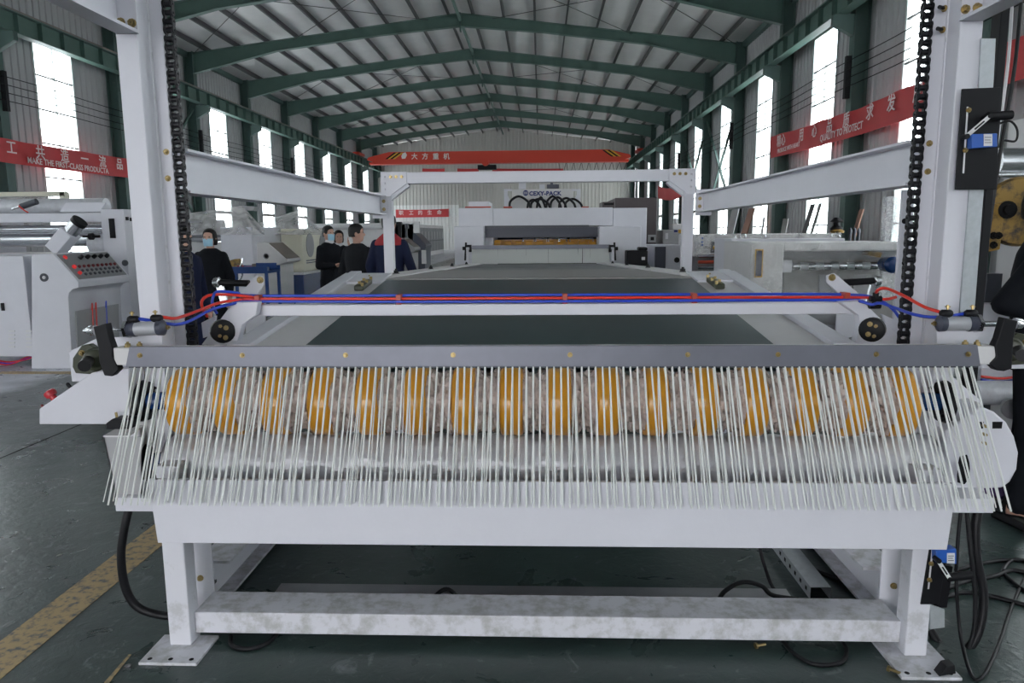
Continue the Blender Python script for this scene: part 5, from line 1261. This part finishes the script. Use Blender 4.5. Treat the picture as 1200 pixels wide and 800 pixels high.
# far left machines
fm = thing('printing_line', 'row of dark printing units in a white frame far down the hall', 'machine', (-7.6, 50, 0))
XF = -7.62; ya, yb3 = 44.5, 57.5
MB().box(XF - 1.5, XF - .05, ya - .3, yb3 + .3, .05, 2.15).build('frame', 'offwhite', fm)
for k in range(9):
    y = ya + .4 + k * (yb3 - ya - .4) / 9; un = MB().box(XF - .06, XF + .02, y, y + 1.25, .35, 1.95).build('print_unit', 'midgrey', fm)
    MB().box(XF + .02, XF + .05, y + .45, y + .8, 1.2, 1.7).build('window', 'lightgrey', un); MB().box(XF + .02, XF + .04, y + .02, y + 1.2, 1.05, 1.1).build('trim', 'darkgrey', un)
MB().box(XF - 1.6, XF + .3, ya - .3, ya, 0, 2.3).build('end_frame', 'offwhite', fm)
def slant_console(name, label, xs, y, Y, D, m1, m2):
    """xs: back, top, lip and base photo columns; y: top, lip and floor rows"""
    t = thing(name, label, 'console', at((xs[0] + xs[2]) / 2, y[2], Y))
    pr_ = [at(xs[0], y[2], Y), at(xs[0], y[0], Y), at(xs[1], y[0], Y), at(xs[2], y[1], Y), at(xs[2], y[1] + 3, Y), at(xs[3], y[1] + 5, Y), at(xs[3], y[2], Y)]
    pr_[0].z = pr_[-1].z = 0
    MB().prism(pr_, (0, D, 0)).build('housing', m1, t, .01)
    a_, c_ = pr_[2], pr_[3]; e_ = c_ - a_; n_ = V((-e_.z, 0, e_.x)).normalized(); n_ = n_ if n_.z > 0 else -n_
    MB().prism([a_ + e_ * .1 + V((0, .05, 0)), a_ + e_ * .9 + V((0, .05, 0)), a_ + e_ * .9 + V((0, D - .05, 0)), a_ + e_ * .1 + V((0, D - .05, 0))], n_ * .012).build('panel', m2, t)
    return t
slant_console('grey_console', 'light grey sloping console behind the worker with a red collar', (455, 471, 486, 483), (279, 291, 320), 18, .9, 'lightgrey', 'winbrown')
dk_ = slant_console('slate_console', 'dark slate sloping console in front of the dark printing line', (484, 486, 499, 498), (273, 287, 312), 30, 1.6, 'slate', 'darkgrey')
pbox(494, 499, 293, 309, 29.9, .12, 'pale_door', 'label', dk_)
t = thing('camera_tripod', 'dark twin headed sensor mast above the grey console', 'mast', at(472, 275, 24))
pbox(466, 470, 261, 276, 24, .1, 'mast', 'black', t, 0, True); pbox(464, 470.5, 260, 264, 23.9, .2, 'head', 'black', t, .02); pbox(474, 478, 262, 268, 24, .2, 'head', 'darkgrey', t, .02); pbox(475, 477, 268, 276, 24, .1, 'mast', 'darkgrey', t, 0, True)
t = thing('wrapped_long_machine', 'long white film wrapped machine far behind the group of people', 'machine', at(410, 310, 30))
pbox(372, 450, 268, 285, 30, 2, 'body', 'offwhite', t, .03, True)
a, c = at(370, 265.5, 29.6), at(452, 265.5, 29.6); MB().cyl(a, V((c.x, c.y, a.z)), .12, n=18).build('wrapped_roll', 'label', t)
for k in range(4):
    a, c = at(372, 285 + 8 * k, 29.8), at(384, 285 + 8 * k, 29.8); MB().cyl(a, V((c.x, c.y, a.z)), .1, n=14).build('roller', 'steel', t)
pbox(371, 430, 288, 320, 29.95, .05, 'lower_panel', 'slate', t)
# ------------------------------------------------------------------ people
def eloft(b, rings, n=20):
    """loft of ellipses (x, y, z, rx, ry)"""
    vs = []; fs = []
    for (x, y, z, rx, ry) in rings:
        for k in range(n):
            g = 2 * math.pi * k / n; vs.append((x + rx * math.cos(g), y + ry * math.sin(g), z))
    for i in range(len(rings) - 1):
        for k in range(n): fs.append((i * n + k, i * n + (k + 1) % n, (i + 1) * n + (k + 1) % n, (i + 1) * n + k))
    fs.append(tuple(reversed(range(n)))); fs.append(tuple((len(rings) - 1) * n + k for k in range(n)))
    b.add(vs, fs)
def ball(b, c, rx, ry, rz, n=16, m=10):
    eloft(b, [(c[0], c[1], c[2] + rz * -math.cos(math.pi * (i + .02) / (m + .04)), rx * math.sin(math.pi * (i + .02) / (m + .04)) + 1e-4, ry * math.sin(math.pi * (i + .02) / (m + .04)) + 1e-4) for i in range(m + 1)], n)
def limb(b, pts, rs, n=12):
    """chain of tapered segments with round joints"""
    for i in range(len(pts) - 1):
        b.cyl(pts[i], pts[i + 1], rs[i], rs[i + 1], n)
    for p, r in zip(pts, rs): ball(b, p, r * 1.0, r * 1.0, r * 1.0, 12, 6)
def fuse(b, voxel, smooth=4):
    """join overlapping pieces into one continuous surface"""
    me = bpy.data.meshes.new('tmp'); me.from_pydata([tuple(v) for v in b.v], [], b.f); o = bpy.data.objects.new('tmp', me); COL.objects.link(o)
    bm = bmesh.new(); bm.from_mesh(me); bmesh.ops.recalc_face_normals(bm, faces=bm.faces); bm.to_mesh(me); bm.free()
    r = o.modifiers.new('r', 'REMESH'); r.mode = 'VOXEL'; r.voxel_size = voxel
    s = o.modifiers.new('s', 'SMOOTH'); s.iterations = smooth; s.factor = .5
    dg = bpy.context.evaluated_depsgraph_get(); dg.update(); out = bpy.data.meshes.new_from_object(o.evaluated_get(dg))
    bpy.data.objects.remove(o)
    out.polygons.foreach_set('use_smooth', [True] * len(out.polygons)); return out
def hand(b, wrist, d, s, side_v):
    """palm, four fingers and a thumb; d = pointing direction, side_v = thumb side"""
    d = V(d).normalized(); t = V(side_v); t = (t - d * t.dot(d)).normalized(); nrm_ = d.cross(t)
    w = V(wrist); pc = w + d * .05 * s
    b.obox(pc, d * .05 * s, t * .040 * s, nrm_ * .014 * s)
    for k, L in enumerate((.068, .078, .072, .055)):
        o = pc + d * .045 * s + t * (.030 - .020 * k) * s; m1 = o + d * L * .5 * s + nrm_ * .006 * s; m2 = o + d * L * .92 * s + nrm_ * .022 * s
        limb(b, [o, m1, m2], [.0095 * s, .009 * s, .0075 * s], 8)
    o = pc + t * .036 * s - d * .02 * s; limb(b, [o, o + t * .026 * s + d * .025 * s, o + t * .034 * s + d * .058 * s], [.0115 * s, .0105 * s, .0085 * s], 8)
def person(label, loc, h, face, top, bottom, arms, legs=None, hair='short', mask=False, collar=None, lean=0.0, shirt=False, group='people standing by the machines', head_turn=0.0, hem=.80, lite=False):
    """arms: for each side (elbow, wrist) in body coordinates with the body facing -y; face = turn of the body about z"""
    s = h / 1.75; t = thing('person', label, 'person', loc, group)
    rot = Matrix.Rotation(face, 3, 'Z')
    def place(me, name, m):
        for v in me.vertices:
            c = v.co.copy()
            if c.z > .9 * s: c.y -= (c.z - .9 * s) * lean
            v.co = rot @ c
        me.materials.clear(); me.materials.append(M[m] if isinstance(m, str) else m); me.name = name
        o = bpy.data.objects.new(name, me); COL.objects.link(o); o.parent = t; return o
    S = lambda *a: V([q * s for q in a])
    hz_ = 1.612
    b = MB(); ht = Matrix.Rotation(head_turn, 3, 'Z')
    hb = MB()
    eloft(hb, [(0, y * s, (hz_ + z) * s, rx * s, ry * s) for y, z, rx, ry in ((-.03, -.118, .030, .035), (-.02, -.10, .050, .062), (-.008, -.06, .064, .080), (0, -.01, .072, .090), (.004, .04, .074, .094), (.006, .075, .066, .084), (.006, .10, .045, .058), (.006, .112, .012, .015))], 18)
    ball(hb, S(0, -.098, hz_ - .025), .014 * s, .018 * s, .022 * s, 8, 6)          # nose
    for sx in (-1, 1):
        ball(hb, S(sx * .076, .005, hz_ - .015), .010 * s, .02 * s, .032 * s, 8, 6)  # ears
        ball(hb, S(sx * .03, -.082, hz_ + .022), .022 * s, .012 * s, .007 * s, 8, 4)  # brow
    ball(hb, S(0, -.086, hz_ - .068), .024 * s, .010 * s, .008 * s, 8, 4)            # lips
    for i in range(len(hb.v)): hb.v[i] = tuple(ht @ V(hb.v[i]))
    b.add(hb.v, hb.f)
    b.cyl(S(0, .012, 1.42), S(0, .004, 1.56), .052 * s, .048 * s, 14)
    torso = [(.86, .15, .10), (.95, .145, .098), (1.08, .135, .095), (1.25, .16, .11), (1.38, .165, .095), (1.44, .10, .07), (1.47, .05, .05)]
    eloft(b, [(0, 0, z * s, rx * s, ry * s) for z, rx, ry in torso])
    sh = {-1: S(-.158, .005, 1.37), 1: S(.158, .005, 1.37)}
    ap = {}
    for sx in (-1, 1):
        e, w = arms[0 if sx < 0 else 1]; e = S(*e); w = S(*w); ap[sx] = (e, w)
        limb(b, [sh[sx], e, w], [.042 * s, .036 * s, .027 * s])
        dh = (w - e).normalized(); hand(b, w, dh, s, V((-sx * .3, -1, .2)))
    lg = legs or (((-.095, 0, .88), (-.10, -.015, .48), (-.10, .01, .09)), ((.095, 0, .88), (.10, -.015, .48), (.105, .01, .09)))
    for L in lg:
        limb(b, [S(*q_) for q_ in L], [.078 * s, .055 * s, .038 * s])
        a_ = S(*L[2]); b.obox(a_ + S(0, -.06, -.055), S(.036, 0, 0), S(0, .11, 0), S(0, 0, .03))
    place(fuse(b, .0085 * s, 3), 'body', 'skin')
    # jacket
    b = MB()
    tj = [(hem, .178, .122), (hem + .06, .176, .122), (1.02, .166, .118), (1.12, .164, .12), (1.27, .188, .132), (1.385, .188, .115), (1.44, .13, .09), (1.475, .075, .068)]
    eloft(b, [(0, 0, z * s, rx * s, ry * s) for z, rx, ry in tj])
    for sx in (-1, 1):
        e, w = ap[sx]; limb(b, [sh[sx], e, w - (w - e).normalized() * .02 * s], [.064 * s, .056 * s, .043 * s])
    place(fuse(b, .012 * s, 4), 'jacket', top)
    # trousers
    b = MB(); eloft(b, [(0, 0, z * s, rx * s, ry * s) for z, rx, ry in ((.80, .168, .115), (.9, .166, .112), (1.0, .160, .110), (1.07, .152, .108))])
    for L in lg:
        limb(b, [S(*L[0]), S(*L[1]), S(L[2][0], L[2][1], L[2][2] - .03)], [.092 * s, .072 * s, .060 * s])
    place(fuse(b, .012 * s, 4), 'trousers', bottom)
    for L in lg:
        b = MB(); a_ = S(*L[2]); ball(b, a_ + S(0, -.055, -.045), .050 * s, .135 * s, .045 * s); b.cyl(a_ + S(0, .02, -.05), a_ + S(0, .01, .03), .048 * s, n=12)
        place(fuse(b, .01 * s, 2), 'shoe', 'blackmatte')
    # hair
    b = MB(); top_ = (.045, .078, .10, .105)
    rings = [(.014, -.005, .081, .100), (.010, .03, .084, .104), (.010, .07, .078, .098), (.008, .10, .058, .074), (.006, .122, .022, .028)]
    if hair == 'short': rings = [(.040, -.055, .068, .066)] + rings
    if hair == 'bob': rings = [(.035, -.10, .080, .070), (.028, -.05, .088, .088)] + [(y + .004, z, rx * 1.05, ry * 1.0) for y, z, rx, ry in rings]
    eloft(b, [(0, y * s, (hz_ + z) * s, rx * s, ry * s) for y, z, rx, ry in rings], 18)
    for i in range(len(b.v)):
        v = V(b.v[i]); lo_ = hz_ + (.055 if hair == 'short' else .045)
        if v.y < -.055 * s and v.z < lo_ * s: v.y = -.055 * s + .0 * s     # fringe line leaves the face free
        b.v[i] = tuple(ht @ v)
    place(fuse(b, .009 * s, 3), 'hair', 'hair')
    for sx in (-1, 1):
        b = MB(); ball(b, S(sx * .03, -.0875, hz_ + .006), .012 * s, .006 * s, .006 * s, 10, 6)
        for i in range(len(b.v)): b.v[i] = tuple(ht @ V(b.v[i]))
        place(b.mesh('eye', 'eye'), 'eye', 'eye')
    if mask:
        def fm_(u, v):
            g = (u - .5) * 2.0; zz = -.112 + v * .098
            r = 1.0 + .12 * math.sin(math.pi * v) * (1 - abs(u - .5) * 1.6)
            return ht @ S(.079 * math.sin(g) * (.86 + .14 * v), -(.092 * math.cos(g)) * r * (.92 + .08 * v) - .012, hz_ + zz)
        b = MB(); b.grid(fm_, 14, 8, ht @ S(0, -.004, 0)); place(b.mesh('face_mask', 'mask'), 'face_mask', 'mask')
    if collar:
        b = MB(); eloft(b, [(0, 0, z * s, rx * s, ry * s) for z, rx, ry in ((1.36, .196, .124), (1.40, .185, .118), (1.455, .125, .092), (1.50, .07, .066))]); place(fuse(b, .011 * s, 3), 'collar', collar)
    if shirt:
        b = MB(); eloft(b, [(0, -.012 * s, z * s, rx * s, ry * s) for z, rx, ry in ((1.42, .085, .078), (1.47, .07, .066), (1.51, .058, .056))]); place(fuse(b, .009 * s, 2), 'shirt_collar', 'shirt')
    return t
DOWN = (((-.225, .02, 1.10), (-.215, -.06, .86)), ((.225, .02, 1.10), (.215, -.06, .86)))
q = at(247, 300, 9.2)
person('person in a black sweater and light blue face mask behind the left chain', (q.x, 9.2, 0), 1.70, math.radians(4), 'clothblack', 'clothblack', (((-.235, .06, 1.12), (-.13, -.05, 1.0)), ((.235, .03, 1.10), (.225, -.03, .85))), hair='bob', mask=True, hem=.72)
q = at(216, 300, 7.4)
person('person in a dark navy work jacket half hidden behind the left column', (q.x, 7.4, 0), 1.70, math.radians(70), 'clothnavy', 'clothnavy', DOWN, hem=.70)
q = at(386, 300, 11.3)
person('person in a black suit and face mask, leftmost of the group by the cream machine', (q.x, 11.3, 0), 1.75, math.radians(55), 'clothblack', 'clothblack', (((-.225, -.02, 1.11), (-.08, -.25, 1.12)), ((.225, -.02, 1.11), (.08, -.27, 1.15))), mask=True, shirt=True, hem=.78)
q = at(398, 300, 12.2)
person('person in black with a white shirt holding both hands up near the face', (q.x, 12.2, 0), 1.68, math.radians(20), 'clothblack', 'clothblack', (((-.22, -.06, 1.13), (-.06, -.24, 1.22)), ((.25, -.08, 1.18), (.16, -.2, 1.46))), shirt=True, hem=.92, hair='bob')
q = at(419, 300, 9.6)
person('person in a black jacket and light grey trousers seen from behind', (q.x, 9.6, 0), 1.75, math.radians(160), 'clothgrey', 'clothlight', (((-.235, .03, 1.10), (-.19, -.16, .98)), ((.235, .03, 1.10), (.19, -.18, .98))), head_turn=math.radians(-60), hem=1.04)
q = at(457, 300, 9.0)
person('worker in a navy jacket with red shoulders behind the left portal post', (q.x, 9.0, 0), 1.87, math.radians(175), 'clothnavy', 'clothnavy', (((-.255, .03, 1.12), (-.30, -.10, .88)), ((.235, .03, 1.12), (.22, -.08, .88))), collar='clothred', hem=.76)
q = at(1222, 300, 4.1)
person('person in a dark jacket cut off by the right edge of the picture', (q.x, 4.1, 0), 1.85, math.radians(60), 'clothblack', 'clothblack', (((-.30, .16, 1.14), (-.12, -.14, 1.05)), ((.24, .05, 1.14), (.10, -.22, 1.10))), group='people standing by the machines', hem=.78)
